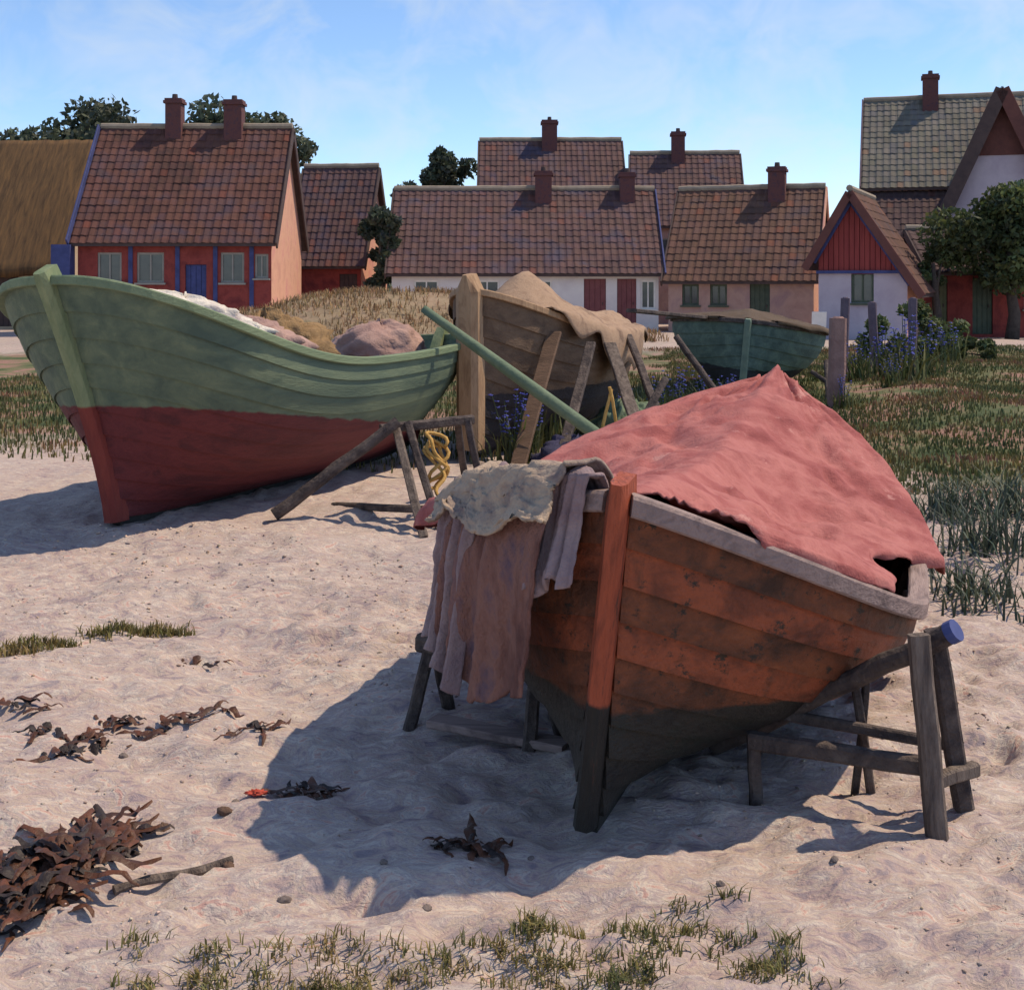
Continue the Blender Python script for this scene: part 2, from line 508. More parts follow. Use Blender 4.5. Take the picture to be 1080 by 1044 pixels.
def make_ground():
    xs = axis_pts(-4.2, 3.4, .028, -700, 700, 1.075)
    ys = axis_pts(2.4, 7.2, .026, -40, 1500, 1.035)
    X, Y = np.meshgrid(xs, ys)
    Z = ground_h(X, Y)
    V = np.stack([X, Y, Z], -1).reshape(-1, 3)
    ny, nx = X.shape
    i = np.arange(ny - 1)[:, None] * nx + np.arange(nx - 1)[None, :]
    F = np.stack([i, i + 1, i + nx + 1, i + nx], -1).reshape(-1, 4)
    m = bpy.data.materials.new('ground_sand_and_grass')
    m.use_nodes = True
    nt = m.node_tree; L = nt.links.new
    bs = nt.nodes['Principled BSDF']
    bs.inputs['Roughness'].default_value = .95
    bs.inputs['Specular IOR Level'].default_value = .15
    tc = N(nt, 'ShaderNodeTexCoord')

    def noise(scale, det=6, rough=.6, dist=.6, st=None):
        n = N(nt, 'ShaderNodeTexNoise')
        n.inputs['Scale'].default_value = scale; n.inputs['Detail'].default_value = det
        n.inputs['Roughness'].default_value = rough; n.inputs['Distortion'].default_value = dist
        if st:
            mp = N(nt, 'ShaderNodeMapping'); mp.inputs['Scale'].default_value = st
            L(tc.outputs['Object'], mp.inputs['Vector']); L(mp.outputs['Vector'], n.inputs['Vector'])
        else:
            L(tc.outputs['Object'], n.inputs['Vector'])
        return n.outputs['Fac']

    def ramp(fac, stops):
        r = N(nt, 'ShaderNodeValToRGB')
        e = r.color_ramp.elements
        e[0].position, e[0].color = stops[0][0], (*stops[0][1], 1)
        e[1].position, e[1].color = stops[-1][0], (*stops[-1][1], 1)
        for p, c in stops[1:-1]:
            q = e.new(p); q.color = (*c, 1)
        L(fac, r.inputs['Fac'])
        return r.outputs['Color']

    def mix(f, a, b):
        mx = N(nt, 'ShaderNodeMix', data_type='RGBA')
        if isinstance(f, float): mx.inputs['Factor'].default_value = f
        else: L(f, mx.inputs['Factor'])
        L(a, mx.inputs['A']); L(b, mx.inputs['B'])
        return mx.outputs['Result']

    def math_(op, a, b=None, c=None, clamp=False):
        n = N(nt, 'ShaderNodeMath', operation=op); n.use_clamp = clamp
        for k, v in enumerate((a, b, c)):
            if v is None: continue
            if isinstance(v, (int, float)): n.inputs[k].default_value = v
            else: L(v, n.inputs[k])
        return n.outputs[0]

    sand = ramp(noise(1.1, 8, .62, .8), [(.32, (.24, .195, .23)), (.42, (.38, .295, .285)), (.50, (.44, .355, .315)),
                                         (.58, (.53, .46, .40)), (.68, (.41, .285, .285))])
    dabs = ramp(noise(7, 5, .6, 1.6, (1, 1.9, 1)), [(.34, (.20, .17, .225)), (.42, (.41, .295, .29)), (.47, (.50, .41, .335)), (.52, (.36, .29, .315)),
                                                     (.59, (.62, .56, .48)), (.66, (.52, .29, .255))])
    sand = mix(.75, sand, dabs)
    grain = ramp(noise(140, 3, .7, 0), [(.3, (.20, .15, .13)), (.5, (.45, .36, .29)), (.7, (.62, .53, .43))])
    sand = mix(.18, sand, grain)
    grass = ramp(noise(.8, 8, .7, .8), [(.32, (.04, .06, .03)), (.42, (.075, .10, .045)), (.50, (.16, .15, .08)),
                                        (.58, (.30, .17, .14)), (.70, (.09, .11, .05))])
    sx = N(nt, 'ShaderNodeSeparateXYZ'); L(tc.outputs['Object'], sx.inputs['Vector'])
    x, y, zz = sx.outputs
    wob = math_('MULTIPLY_ADD', noise(.55, 6, .65), 5.0, -2.5)
    # grass behind the boats
    g1 = math_('MULTIPLY_ADD', math_('ADD', y, wob), .55, -.55 * 13.2, True)
    # meadow on the right: x > 2.6, y > 8.5
    a = math_('MULTIPLY_ADD', math_('ADD', x, math_('MULTIPLY', wob, .5)), .9, -.9 * 2.7, True)
    b = math_('MULTIPLY_ADD', math_('ADD', y, wob), .5, -.5 * 9.0, True)
    g2 = math_('MULTIPLY', a, b)
    g = math_('MAXIMUM', g1, g2)
    # the bare bank and the sandy lane before the houses
    bank = math_('MULTIPLY_ADD', zz, 2.2, -.45, True)
    bankx = math_('MULTIPLY_ADD', x, -1.0, 4.5, True)
    bank = math_('MULTIPLY', bank, bankx)
    lane = math_('MULTIPLY_ADD', math_('ADD', y, wob), .6, -.6 * 29.5, True)
    bare = math_('MAXIMUM', bank, lane)
    g = math_('MULTIPLY', g, math_('MULTIPLY_ADD', bare, -.85, 1.0))
    straw = ramp(noise(2.2, 8, .7, .6), [(.32, (.15, .105, .065)), (.45, (.25, .18, .11)), (.55, (.31, .23, .15)), (.68, (.20, .16, .085))])
    sand = mix(math_('MULTIPLY', bank, .9), sand, straw)
    L(mix(g, sand, grass), bs.inputs['Base Color'])
    h1 = noise(26, 6, .62, .9, (1, 1.6, 1)); h2 = noise(160, 4, .7, 0)
    hh = math_('MULTIPLY_ADD', h2, .18, h1)
    bp = N(nt, 'ShaderNodeBump'); bp.inputs['Strength'].default_value = .55; bp.inputs['Distance'].default_value = .035
    L(hh, bp.inputs['Height']); L(bp.outputs['Normal'], bs.inputs['Normal'])
    o = np_mesh('ground', V, F, 4, m, smooth=True)
    tag(o, kind='structure')


make_ground()


# ------------------------------------------------------------------ boats
class Hull:
    def __init__(s, L, B, zb, zm, ze, um=.55, p=2.2, q=1.9, rake_b=.1, rake_s=.4, rock_b=.10, rock_s=.15, bm=.5, se=2.0):
        s.L, s.B, s.zb, s.zm, s.ze, s.um, s.p, s.q = L, B, zb, zm, ze, um, p, q
        s.rake_b, s.rake_s, s.rock_b, s.rock_s, s.bm, s.se = rake_b, rake_s, rock_b, rock_s, bm, se

    def sheer(s, u):
        return s.zm + ((s.zb - s.zm) * ((s.um - u) / s.um) ** s.se if u < s.um else (s.ze - s.zm) * ((u - s.um) / (1 - s.um)) ** 2)

    def beam(s, u, v=1.0):
        u = min(max(u, 0), 1)
        c = s.bm
        w = (c - u) / c if u < c else (u - c) / (1 - c)
        q = 1.05 + (s.q - 1.05) * v ** 1.2
        return s.B * max(0.0, 1 - w ** s.p) ** (1 / q)

    def keel(s, u):
        z = 0.05
        if u < .2: z += s.rock_b * ((.2 - u) / .2) ** 2.2
        if u > .75: z += s.rock_s * ((u - .75) / .25) ** 2.0
        return z

    def pt(s, u, v, side):
        zs, zk = s.sheer(u), s.keel(u)
        e = abs(2 * u - 1) ** 2.2
        a = v * math.pi / 2
        fz_mid = .62 * (1 - math.cos(a)) + .38 * v
        fz = fz_mid * (1 - e) + (v * .9 + .1 * v * v) * e
        fy = math.sin(a) ** (.95 + .1 * e)
        z = zk + (zs - zk) * fz
        y = s.beam(u, v) * fy
        y = math.hypot(y, 0) + .03
        x = u * s.L - s.rake_b * (fz ** 1.3) * (1 - u) ** 4 + s.rake_s * (fz ** 1.0 - .0) * u ** 5
        return Vector((x, side * y, z))

    def nrm(s, u, v, side):
        d = .004
        u0, u1 = max(u - d, 0), min(u + d, 1)
        v0, v1 = max(v - d, 0), min(v + d, 1)
        a = s.pt(u1, v, side) - s.pt(u0, v, side)
        b = s.pt(u, v1, side) - s.pt(u, v0, side)
        n = a.cross(b).normalized()
        if n.y * side < 0: n = -n
        return n


def us(n):
    """samples bunched towards both ends"""
    return [.5 - .5 * math.cos(math.pi * i / (n - 1)) for i in range(n)]


def make_boat(name, label, foot, axis_deg, heel, H, hull_mat, stem_mat, keel_mat, rail_mat, nst=8, stem_w=.08,
              stem_over=.10, thwarts=(.3, .55, .78), n_u=34, rail_drop=0.0, stem_d=.09, tip=.8, plank_mats=None):
    b = thing(name, label, 'boat', foot, rot=Euler((heel, 0, R(axis_deg)), 'XYZ'))
    U = us(n_u)
    for side in (-1, 1):
        for k in range(nst):
            v0, v1 = k / nst, (k + 1) / nst
            mb = MB()
            rows = []
            jit = random.uniform(-.002, .002)
            for u in U:
                lap = .021
                ring = []
                ofs = [(v0 - (.012 if k else 0), lap + jit), ((v0 + v1) / 2, lap * .62), (v1, .003),
                       (v1, -.012), ((v0 + v1) / 2, -.006), (v0 - (.012 if k else 0), .002)]
                for v, of in ofs:
                    v = max(v, 0)
                    ring.append(H.pt(u, v, side) + H.nrm(u, v, side) * of)
                rows.append(ring)
            bb = mb.quad_strip(rows, closed=True)
            mb.f.append(tuple(bb + i for i in range(6)))
            e = bb + (len(U) - 1) * 6
            mb.f.append(tuple(e + i for i in reversed(range(6))))
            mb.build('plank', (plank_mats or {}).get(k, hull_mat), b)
        # rubbing rail and gunwale cap
        mb = MB(); rows = []
        for u in U:
            p = H.pt(u, 1, side); n = H.nrm(u, 1, side)
            o = Vector((n.x, n.y, 0)).normalized() if Vector((n.x, n.y, 0)).length > .01 else Vector((0, side, 0))
            rows.append([p + o * a + Vector((0, 0, q)) for a, q in
                         ((-.035, -.03), (-.035, .022), (-.028, .03), (.034, .03), (.042, .02), (.042, -.028), (.034, -.035), (-.028, -.035))])
        bb = mb.quad_strip(rows, closed=True)
        mb.f.append(tuple(bb + i for i in range(8))); e = bb + (len(U) - 1) * 8
        mb.f.append(tuple(e + i for i in reversed(range(8))))
        mb.build('gunwale', rail_mat, b)
    # stem and stern posts follow the profile of the ends
    for end in (0, 1):
        mb = MB(); rows = []
        m = 12
        for i in range(m + 1):
            v = i / m
            p = H.pt(end, v, 1); p.y = 0
            t = 0
            rows.append(p)
        top = rows[-1] + (rows[-1] - rows[-2]).normalized() * stem_over
        rows = [rows[0] - Vector((0, 0, .03))] + rows + [top]
        s = -1 if end == 0 else 1
        R2 = []
        for i, p in enumerate(rows):
            d = (rows[min(i + 1, len(rows) - 1)] - rows[max(i - 1, 0)]).normalized()
            out = Vector((d.z, 0, -d.x)) * (s if d.z >= 0 else -s)
            w = stem_w * (1 if i < len(rows) - 1 else tip)
            w2 = w * (.55 if end == 0 else .6)
            ww = stem_d
            R2.append([p + out * a + Vector((0, y, 0)) for a, y in
                       ((-.07, -w / 2), (ww * .6, -w / 2), (ww, -w2 / 2), (ww, w2 / 2), (ww * .6, w / 2), (-.07, w / 2))])
        bb = mb.quad_strip(R2, closed=True)
        mb.f.append(tuple(bb + i for i in range(6))); e = bb + (len(R2) - 1) * 6
        mb.f.append(tuple(e + i for i in reversed(range(6))))
        mb.build('stem' if end == 0 else 'sternpost', stem_mat, b)
    # keel
    mb = MB(); rows = []
    for u in us(20):
        p = H.pt(u, 0, 1); p.y = 0
        rows.append([p + Vector((0, y, z)) for y, z in ((-.035, .03), (-.035, -.055), (.035, -.055), (.035, .03))])
    bb = mb.quad_strip(rows, closed=True)
    mb.f.append((bb, bb + 1, bb + 2, bb + 3)); e = bb + 19 * 4
    mb.f.append((e + 3, e + 2, e + 1, e))
    mb.build('keel', keel_mat, b)
    # ribs, floor and thwarts
    for i in range(1, 12):
        u = i / 12
        mb = MB(); rows = []
        for k in range(-8, 9):
            side = 1 if k >= 0 else -1
            v = abs(k) / 8 * .97
            p = H.pt(u, v, side) - H.nrm(u, v, side) * .03
            rows.append(p)
        mb.tube(rows, .018, 4)
        mb.build('rib', 'inside_wood', b)
    for u in thwarts:
        z = H.sheer(u) - .17
        hw = H.beam(u) * .93
        mb = MB(); mb.bar((u * H.L, -hw, z), (u * H.L, hw, z), .22, .035, bev=.25)
        mb.build('thwart', 'pale_rail', b)
    b.update_tag()
    return b


def mat_of(foot, axis_deg, heel):
    return Matrix.Translation(foot) @ Euler((heel, 0, R(axis_deg)), 'XYZ').to_matrix().to_4x4()


# ---- near boat under the red tarpaulin
HR = Hull(3.65, .86, 1.05, .60, 1.08, um=.41, p=2.85, q=1.12, rake_b=.09, rake_s=.18, rock_b=.02, rock_s=.16, bm=.365)
AX_R = math.degrees(1.257)
FOOT_R = (.225, 3.92, .015)
HEEL_R = .125
make_boat('rowing_boat', 'small tarred red-brown clinker boat with orange stem under a red tarpaulin', FOOT_R, AX_R, HEEL_R,
          HR, 'tarred_brown', 'red_stem', 'keel_tar', 'pale_rail', nst=9, plank_mats={7: 'sunlit_plank', 5: 'sunlit_plank'}, stem_w=.066, stem_d=.075, stem_over=.07, n_u=40)
M_R = mat_of(FOOT_R, AX_R, HEEL_R)

# ---- green and red boat
HL = Hull(4.4, .94, 1.72, 1.05, 1.13, um=.5, p=3.4, q=2.4, rake_b=.6, rake_s=.75, rock_b=.02, rock_s=.10, bm=.3, se=2.4)
AX_L = math.degrees(1.165)
FOOT_L = (-2.76, 8.93, .01)
HEEL_L = R(-1.5)
make_boat('fishing_boat', 'large green clinker boat with dark red bottom and high bow', FOOT_L, AX_L, HEEL_L,
          HL, 'green_paint', 'green_stem', 'keel_tar', 'green_rail', nst=10, stem_w=.11, stem_over=.08, n_u=42)
M_L = mat_of(FOOT_L, AX_L, HEEL_L)

# ---- tan boat in the middle
HM = Hull(4.3, .62, 1.62, 1.14, 1.10, um=.7, p=2.2, q=1.8, rake_b=.12, rake_s=.2, rock_b=.08, rock_s=.2)
AX_M = math.degrees(math.atan2(.92, .39))
FOOT_M = (-.40, 12.3, .02)
make_boat('fishing_boat', 'weathered tan boat with tall broad stem behind the leaning green spar', FOOT_M, AX_M, R(2), HM,
          'tan_hull', 'tan_wood', 'keel_tar', 'tan_wood', nst=8, stem_w=.23, stem_over=.16, stem_d=.14, n_u=28, tip=.3)
M_M = mat_of(FOOT_M, AX_M, R(2))

# ---- sea green boat further back
HG = Hull(4.6, 1.15, 1.16, 1.02, 1.1, um=.5, p=2.4, q=1.7, rake_b=.05, rake_s=.2, rock_b=.05, rock_s=.15)
AX_G = math.degrees(math.atan2(.98, .19))
FOOT_G = (3.22, 18.0, .03)
make_boat('fishing_boat', 'dark sea-green boat seen bow-on with brown cover behind the red tarpaulin', FOOT_G, AX_G, R(5), HG,
          'sea_green', 'sea_green_trim', 'keel_tar', 'dark_timber', nst=7, stem_w=.1, stem_over=.03, n_u=28)
M_G = mat_of(FOOT_G, AX_G, R(5))


# ------------------------------------------------------------------ covers
def tarp(name, label, H, foot, axis, heel, ridge, drop_s, drop_p, u0, u1, m, seed=1, nu=90, nw=84, fold=.02, inset=0.0, thick=.006):
    """canvas over a boat: ridge(u) height above the keel; drop_x(u): how far it hangs below the gunwale"""
    U = np.linspace(u0, u1, nu); W = np.linspace(-1, 1, nw)
    V = np.zeros((nu, nw, 3))
    for i, u in enumerate(U):
        uc = min(max(u, .0), 1.0)
        bsm = H.beam(uc)
        p1 = H.pt(uc, 1, 1)
        x0 = p1.x + (u - uc) * H.L
        zs = H.sheer(uc) + .055
        zr = ridge(u)
        yb = bsm + .03 + .085
        for j, w in enumerate(W):
            side = 1 if w > 0 else -1
            a = abs(w)
            dr = (drop_p if side > 0 else drop_s)(u)
            kk = .80
            lim = 1 + min(dr, 0)            # where it stops short of the gunwale
            if a < kk:
                t = a / kk * lim
                y = yb * t
                z = zr + (zs - zr) * t ** 1.12
            else:
                t = (a - kk) / (1 - kk)
                y = yb * lim + .012 * math.sin(t * 3)
                z = zr + (zs - zr) * lim ** 1.12 - max(dr, .035) * t
            V[i, j] = (x0, side * y, z)
    Ug, Wg = np.meshgrid(U, W, indexing='ij')
    slack = np.clip(1 - np.abs(np.abs(Wg) - .40) * 2.2, 0, 1)
    # sagging between ridge and gunwale, creases radiating from the lashings
    V[:, :, 2] -= slack * (.045 + .03 * np.sin(Ug * 9.0 + seed))
    cre = fbm(Ug * 14 + Wg * 3.0, Wg * 3.2 - Ug * 4, seed, 4, .55)
    cre2 = np.abs(fbm(Ug * 8 - Wg * 5, Wg * 2.4 + Ug * 5, seed + 50, 3))
    V[:, :, 2] += fold * (cre * 1.6 - cre2 * 1.4) * (.35 + slack)
    hang = np.clip((np.abs(Wg) - .80) / .20, 0, 1)
    V[:, :, 1] += np.sign(Wg) * hang * fold * 1.6 * (np.sin(Ug * 46 + 4 * fbm(Ug * 9, Wg, seed + 5, 2)) * .35 + .35)
    V[:, :, 2] += hang * fold * 1.2 * fbm(Ug * 18, Wg * 0 + 1.3, seed + 9, 2)
    i = np.arange(nu - 1)[:, None] * nw + np.arange(nw - 1)[None, :]
    F = np.stack([i, i + nw, i + nw + 1, i + 1], -1).reshape(-1, 4)
    o = np_mesh(name, V.reshape(-1, 3), F, 4, m, smooth=True)
    o.location = foot; o.rotation_euler = Euler((heel, 0, R(axis)), 'XYZ')
    sol = o.modifiers.new('thick', 'SOLIDIFY'); sol.thickness = thick; sol.offset = 1
    tag(o, label, 'tarpaulin')
    return o


def ridge_R(u):
    # stem head -> over the thwarts -> stern post
    t = (u - .04) / .96
    return 1.06 + .11 * t - .15 * math.sin(math.pi * min(max(t, 0), 1)) ** 1.2 + .07 * math.exp(-((u - 1) / .05) ** 2)


tarp('tarpaulin', 'faded red canvas tarpaulin spread over the near boat', HR, FOOT_R, AX_R, HEEL_R, ridge_R,
     lambda u: -.13 - .16 * math.exp(-((u - .36) / .10) ** 2) + .31 / (1 + math.exp(-(u - .52) / .022)),
     lambda u: .10 + .12 * min(1, max(0, (u - .3) / .3)), .045, 1.05, 'red_canvas', seed=4, nu=130, nw=120, fold=.042)

tarp('tarpaulin', 'tan sailcloth tented over the tan boat', HM, FOOT_M, AX_M, R(2),
     lambda u: 1.36 + .46 * math.exp(-((u - .30) / .12) ** 2) + .10 * math.exp(-((u - .62) / .1) ** 2), lambda u: .05 + .42 * math.exp(-((u - .55) / .2) ** 2) + .12 * math.sin(u * 30), lambda u: .12, .16, .93, 'tan_sail',
     seed=8, nu=50, nw=44, fold=.03)
tarp('tarpaulin', 'brown canvas cover on the dark sea-green boat', HG, FOOT_G, AX_G, R(5),
     lambda u: 1.20 + .10 * math.sin(math.pi * min(max(u, 0), 1)), lambda u: .06, lambda u: .06, .02, .97, 'brown_sail',
     seed=15, nu=50, nw=44, fold=.025)


def blob(name, label, cat, loc, rad, m, seed=0, amp=.22, rot=(0, 0, 0), n=40, fold=5.0, flat=.35):
    """a crumpled heap of cloth or net: a flattened lump with folds"""
    nth, nph = n, n * 2
    th = np.linspace(0.02, math.pi - .02, nth); ph = np.linspace(0, 2 * math.pi, nph, endpoint=False)
    T, Pp = np.meshgrid(th, ph, indexing='ij')
    cx, sx = np.cos(Pp), np.sin(Pp)
    r = 1 + amp * (fbm(cx * 1.7 + 7, sx * 1.7 + T * 2, seed, 3) + np.abs(fbm(cx * fold * .6 + T * 2, sx * fold * .6 - T * 3, seed + 3, 3)) * 1.2 - .3)
    x = r * np.sin(T) * cx * rad[0]; y = r * np.sin(T) * sx * rad[1]; z = r * np.cos(T) * rad[2]
    z = np.where(z < 0, z * flat, z)
    V = np.stack([x, y, z], -1).reshape(-1, 3)
    i = np.arange(nth - 1)[:, None] * nph; j = np.arange(nph)[None, :]; j2 = (j + 1) % nph
    F = np.stack([i + j, i + nph + j, i + nph + j2, i + j2], -1).reshape(-1, 4)
    o = np_mesh(name, V, F, 4, m, smooth=True)
    o.location = loc; o.rotation_euler = rot
    if label: tag(o, label, cat)
    return o


def on_boat(M, p):
    return M @ Vector(p)


# nets over the port bow of the near boat
def drape(name, label, cat, H, M, ua, ub, side, top_in, bottom, m, seed, nu=70, nw=70, fold=.05, lift=.06, bulge=.08, ragged=.06, crumple=.035):
    V = np.zeros((nu, nw, 3))
    for i in range(nu):
        t = i / (nu - 1); u = ua + (ub - ua) * t
        p = H.pt(u, 1, side); n = H.nrm(u, 1, side); o = Vector((n.x, n.y, 0)).normalized()
        wob = float(fbm(np.array([t * 6.0]), np.array([seed * 1.0]), seed, 2)[0])
        fo = math.sin(t * 19 + 4 * wob) * .7 + math.sin(t * 37 + seed) * .3 + wob
        bot = bottom(t) + ragged * wob
        for j in range(nw):
            s = j / (nw - 1)
            if s < .22:      # lies inside and over the rail
                k = s / .22
                a = -top_in * (1 - k)
                z = p.z + .05 + lift * math.sin(k * math.pi * .7) * (1 + .8 * wob) - .10 * (1 - k) ** 2
                q = p + o * (a + .02 * k)
            else:
                k = (s - .22) / .78
                a = .065 + bulge * math.sin(min(k * 2.2, 1) * math.pi / 2) + fold * fo * (.25 + k)
                a = max(a, .05)
                z = (p.z + .05 + lift * .8 * (1 - k)) * (1 - k) + bot * k
                q = p + o * a + Vector((.03 * math.sin(k * 5 + seed), 0, 0))
            V[i, j] = (q.x, q.y, z)
    G = fbm(np.linspace(0, 9, nu)[:, None] + np.zeros((1, nw)), np.linspace(0, 7, nw)[None, :] + np.zeros((nu, 1)), seed + 2, 4, .6)
    V[:, :, 2] += crumple * G
    V[:, :, 1] += side * crumple * np.abs(G)
    i = np.arange(nu - 1)[:, None] * nw + np.arange(nw - 1)[None, :]
    F = np.stack([i, i + nw, i + nw + 1, i + 1], -1).reshape(-1, 4)
    W = np.array([list(M @ Vector(p)) for p in V.reshape(-1, 3)])
    org = W.mean(0)
    o = np_mesh(name, W - org, F, 4, m, smooth=True)
    o.location = org
    s = o.modifiers.new('thick', 'SOLIDIFY'); s.thickness = .012
    tag(o, label, cat)
    return o


drape('fishing_net', 'brown fishing net hanging over the side of the near boat', 'net', HR, M_R, .016, .090, 1, .16,
      lambda t: .40 - .08 * math.sin(t * math.pi), 'brown_net', 3, nu=110, fold=.038, lift=.05, bulge=.03, crumple=.02)
drape('folded_cloth', 'cream cloth laid over the brown net on the near boat', 'cloth', HR, M_R, .011, .100, 1, .22,
      lambda t: .97 - .14 * t + .03 * math.sin(t * 11), 'cream_cloth', 12, nw=50, fold=.012, lift=.085, bulge=.085, ragged=.07, crumple=.027)
drape('folded_cloth', 'violet grey cloth hanging at the end of the brown net', 'cloth', HR, M_R, .066, .104, 1, .10,
      lambda t: .30 + .1 * t, 'violet_cloth', 23, nu=50, fold=.03, lift=.08, bulge=.05, ragged=.10, crumple=.015)
drape('folded_cloth', 'small grey-violet cloth beside the orange stem', 'cloth', HR, M_R, .004, .022, 1, .08,
      lambda t: .82 - .1 * t, 'violet_cloth', 31, nu=40, nw=40, fold=.018, lift=.05, bulge=.03, ragged=.06, crumple=.010)

# what lies in the green boat
c = on_boat(M_L, (.35, -.30, 1.40))
blob('sail_roll', 'white rolled sail lying in the bow of the green boat', 'sail', c, (.62, .20, .20), 'white_sail', 2, .25,
     rot=(0, R(9), R(22)), fold=7)
c = on_boat(M_L, (1.15, -.15, 1.15))
blob('sack', 'pink grey sack behind the white sail roll', 'sack', c, (.62, .36, .30), 'pink_sack', 5, .25, rot=(0, 0, R(10)))
c = on_boat(M_L, (2.1, .2, 1.0))
blob('fishing_net', 'ochre heap of nets amidships in the green boat', 'net', c, (.65, .42, .45), 'ochre_net', 8, .3, rot=(0, 0, R(20)))
c = on_boat(M_L, (3.9, .05, 1.02))
blob('sack', 'pink brown bundle in the stern of the green boat', 'sack', c, (.5, .42, .30), 'pink_sack', 12, .2, rot=(0, 0, R(30)))


# ------------------------------------------------------------------ trestles, props and spars
def timber(parent, name, p0, p1, w, h, m, seg=4, wob=.003, up=(0, 0, 1), taper=1.0):
    mb = MB(); mb.bar(p0, p1, w, h, up=up, seg=seg, wob=wob, taper=taper)
    return mb.build(name, m, parent)


def log(parent, name, p0, p1, r, m, taper=.9):
    p0 = Vector(p0); p1 = Vector(p1)
    n = 8
    pts = [p0.lerp(p1, k / n) + (Vector((random.uniform(-.006, .006), random.uniform(-.006, .006), random.uniform(-.006, .006))) if 0 < k < n else Vector())
           for k in range(n + 1)]
    mb = MB(); mb.tube(pts, [r * (1 + (taper - 1) * k / n) * random.uniform(.96, 1.04) for k in range(n + 1)], 12)
    return mb.build(name, m, parent, smooth=False)


def foot(x, y, d=.012):
    return Vector((x, y, gh(x, y) - d))


# trestle at the right of the near boat
t = thing('trestle', 'rough timber trestle with blue-ended log beside the near boat', 'trestle', (1.3, 4.0, 0))
O = Vector((1.3, 4.0, 0))
timber(t, 'post', foot(1.295, 3.90) - O, Vector((1.255, 3.95, .62)) - O, .062, .055, 'grey_timber', up=(0, 1, 0))
timber(t, 'post', foot(1.435, 4.06) - O, Vector((1.345, 4.08, .60)) - O, .058, .055, 'dark_timber', up=(0, 1, 0))
lg = log(t, 'log', Vector((.72, 4.56, .06)) - O, Vector((1.37, 4.015, .605)) - O, .035, 'dark_timber', .95)
d = (Vector((1.37, 4.015, .605)) - Vector((.72, 4.56, .06))).normalized()
mb = MB(); mb.tube([Vector((1.37, 4.015, .605)) - O, Vector((1.37, 4.015, .605)) + d * .03 - O], .036, 12)
mb.build('painted_end', 'blue_end', lg)
timber(t, 'rail', Vector((.78, 4.20, .205)) - O, Vector((1.30, 3.985, .20)) - O, .05, .055, 'dark_timber')
timber(t, 'rail', Vector((.92, 4.36, .235)) - O, Vector((1.42, 4.125, .215)) - O, .03, .035, 'dark_timber')
timber(t, 'leg', foot(1.215, 4.33) - O, Vector((1.145, 4.30, .40)) - O, .028, .03, 'dark_timber', up=(0, 1, 0))
timber(t, 'leg', foot(1.165, 4.36) - O, Vector((1.20, 4.33, .38)) - O, .024, .026, 'dark_timber', up=(0, 1, 0))
timber(t, 'leg', foot(.80, 4.20) - O, Vector((.79, 4.20, .23)) - O, .04, .045, 'dark_timber', up=(0, 1, 0))
timber(t, 'wedge', Vector((1.29, 3.97, .155)) - O, Vector((1.47, 4.06, .165)) - O, .04, .045, 'grey_timber')

# low trestle under the nets
t = thing('trestle', 'low dark trestle under the hanging brown net', 'trestle', (-.2, 5.0, 0))
O = Vector((-.2, 5.0, 0))
timber(t, 'beam', Vector((-.36, 5.02, .30)) - O, Vector((.14, 4.72, .28)) - O, .07, .07, 'dark_timber')
for a, b in (((-.40, 4.96), (-.315, 5.0)), ((-.25, 5.12), (-.30, 5.02)), ((.06, 4.63), (.09, 4.74)), ((.20, 4.82), (.115, 4.75))):
    timber(t, 'leg', foot(*a) - O, Vector((b[0], b[1], .30)) - O, .05, .05, 'dark_timber', up=(0, 1, 0))
timber(t, 'plank', Vector((-.30, 4.86, .045)) - O, Vector((.20, 4.60, .04)) - O, .10, .03, 'pale_rail')

# trestle and shores at the stern of the green boat
t = thing('trestle', 'splayed trestle propping the stern of the green boat', 'trestle', (-.8, 9.4, 0))
O = Vector((-.8, 9.4, 0))
timber(t, 'beam', Vector((-.98, 9.55, .62)) - O, Vector((-.30, 9.85, .66)) - O, .07, .07, 'dark_timber')
timber(t, 'leg', foot(-.60, 8.75) - O, Vector((-.86, 9.52, .62)) - O, .06, .05, 'grey_timber', up=(0, 1, 0))
timber(t, 'leg', foot(-.50, 8.95) - O, Vector((-.78, 9.60, .66)) - O, .055, .05, 'dark_timber', up=(0, 1, 0))
timber(t, 'leg', foot(-.36, 10.3) - O, Vector((-.42, 9.88, .64)) - O, .055, .05, 'dark_timber', up=(0, 1, 0))
timber(t, 'leg', foot(-.20, 9.75) - O, Vector((-.34, 9.80, .66)) - O, .055, .05, 'dark_timber', up=(0, 1, 0))
timber(t, 'brace', foot(-1.36, 9.8) - O, Vector((-.56, 8.98, .12)) - O, .06, .05, 'dark_timber')
p = thing('prop', 'dark pole shoring up the red bottom of the green boat', 'prop', (-1.65, 9.4, 0))
O = Vector((-1.65, 9.4, 0))
log(p, 'pole', foot(-1.72, 9.25, .0) - O + Vector((0, 0, .045)), Vector((-.84, 9.44, .69)) - O, .048, 'dark_timber', .85)

# rope slung on that trestle
pts = []
for k in range(70):
    a = k * .42
    pts.append((-.56 + .07 * math.cos(a) + .025 * math.sin(k * .9), 9.44 + .06 * math.sin(a), .44 + .17 * math.sin(a * .5 + .4) - .0016 * k))
for k in range(18):
    pts.append((-.52 + .03 * math.sin(k * .8), 9.40 - k * .025, max(.34 - k * .022, .02)))
mb = MB(); mb.tube(pts, .014, 6)
tag(mb.build('rope', 'yellow_rope', smooth=True), 'loose yellow rope slung over the splayed trestle', 'rope')

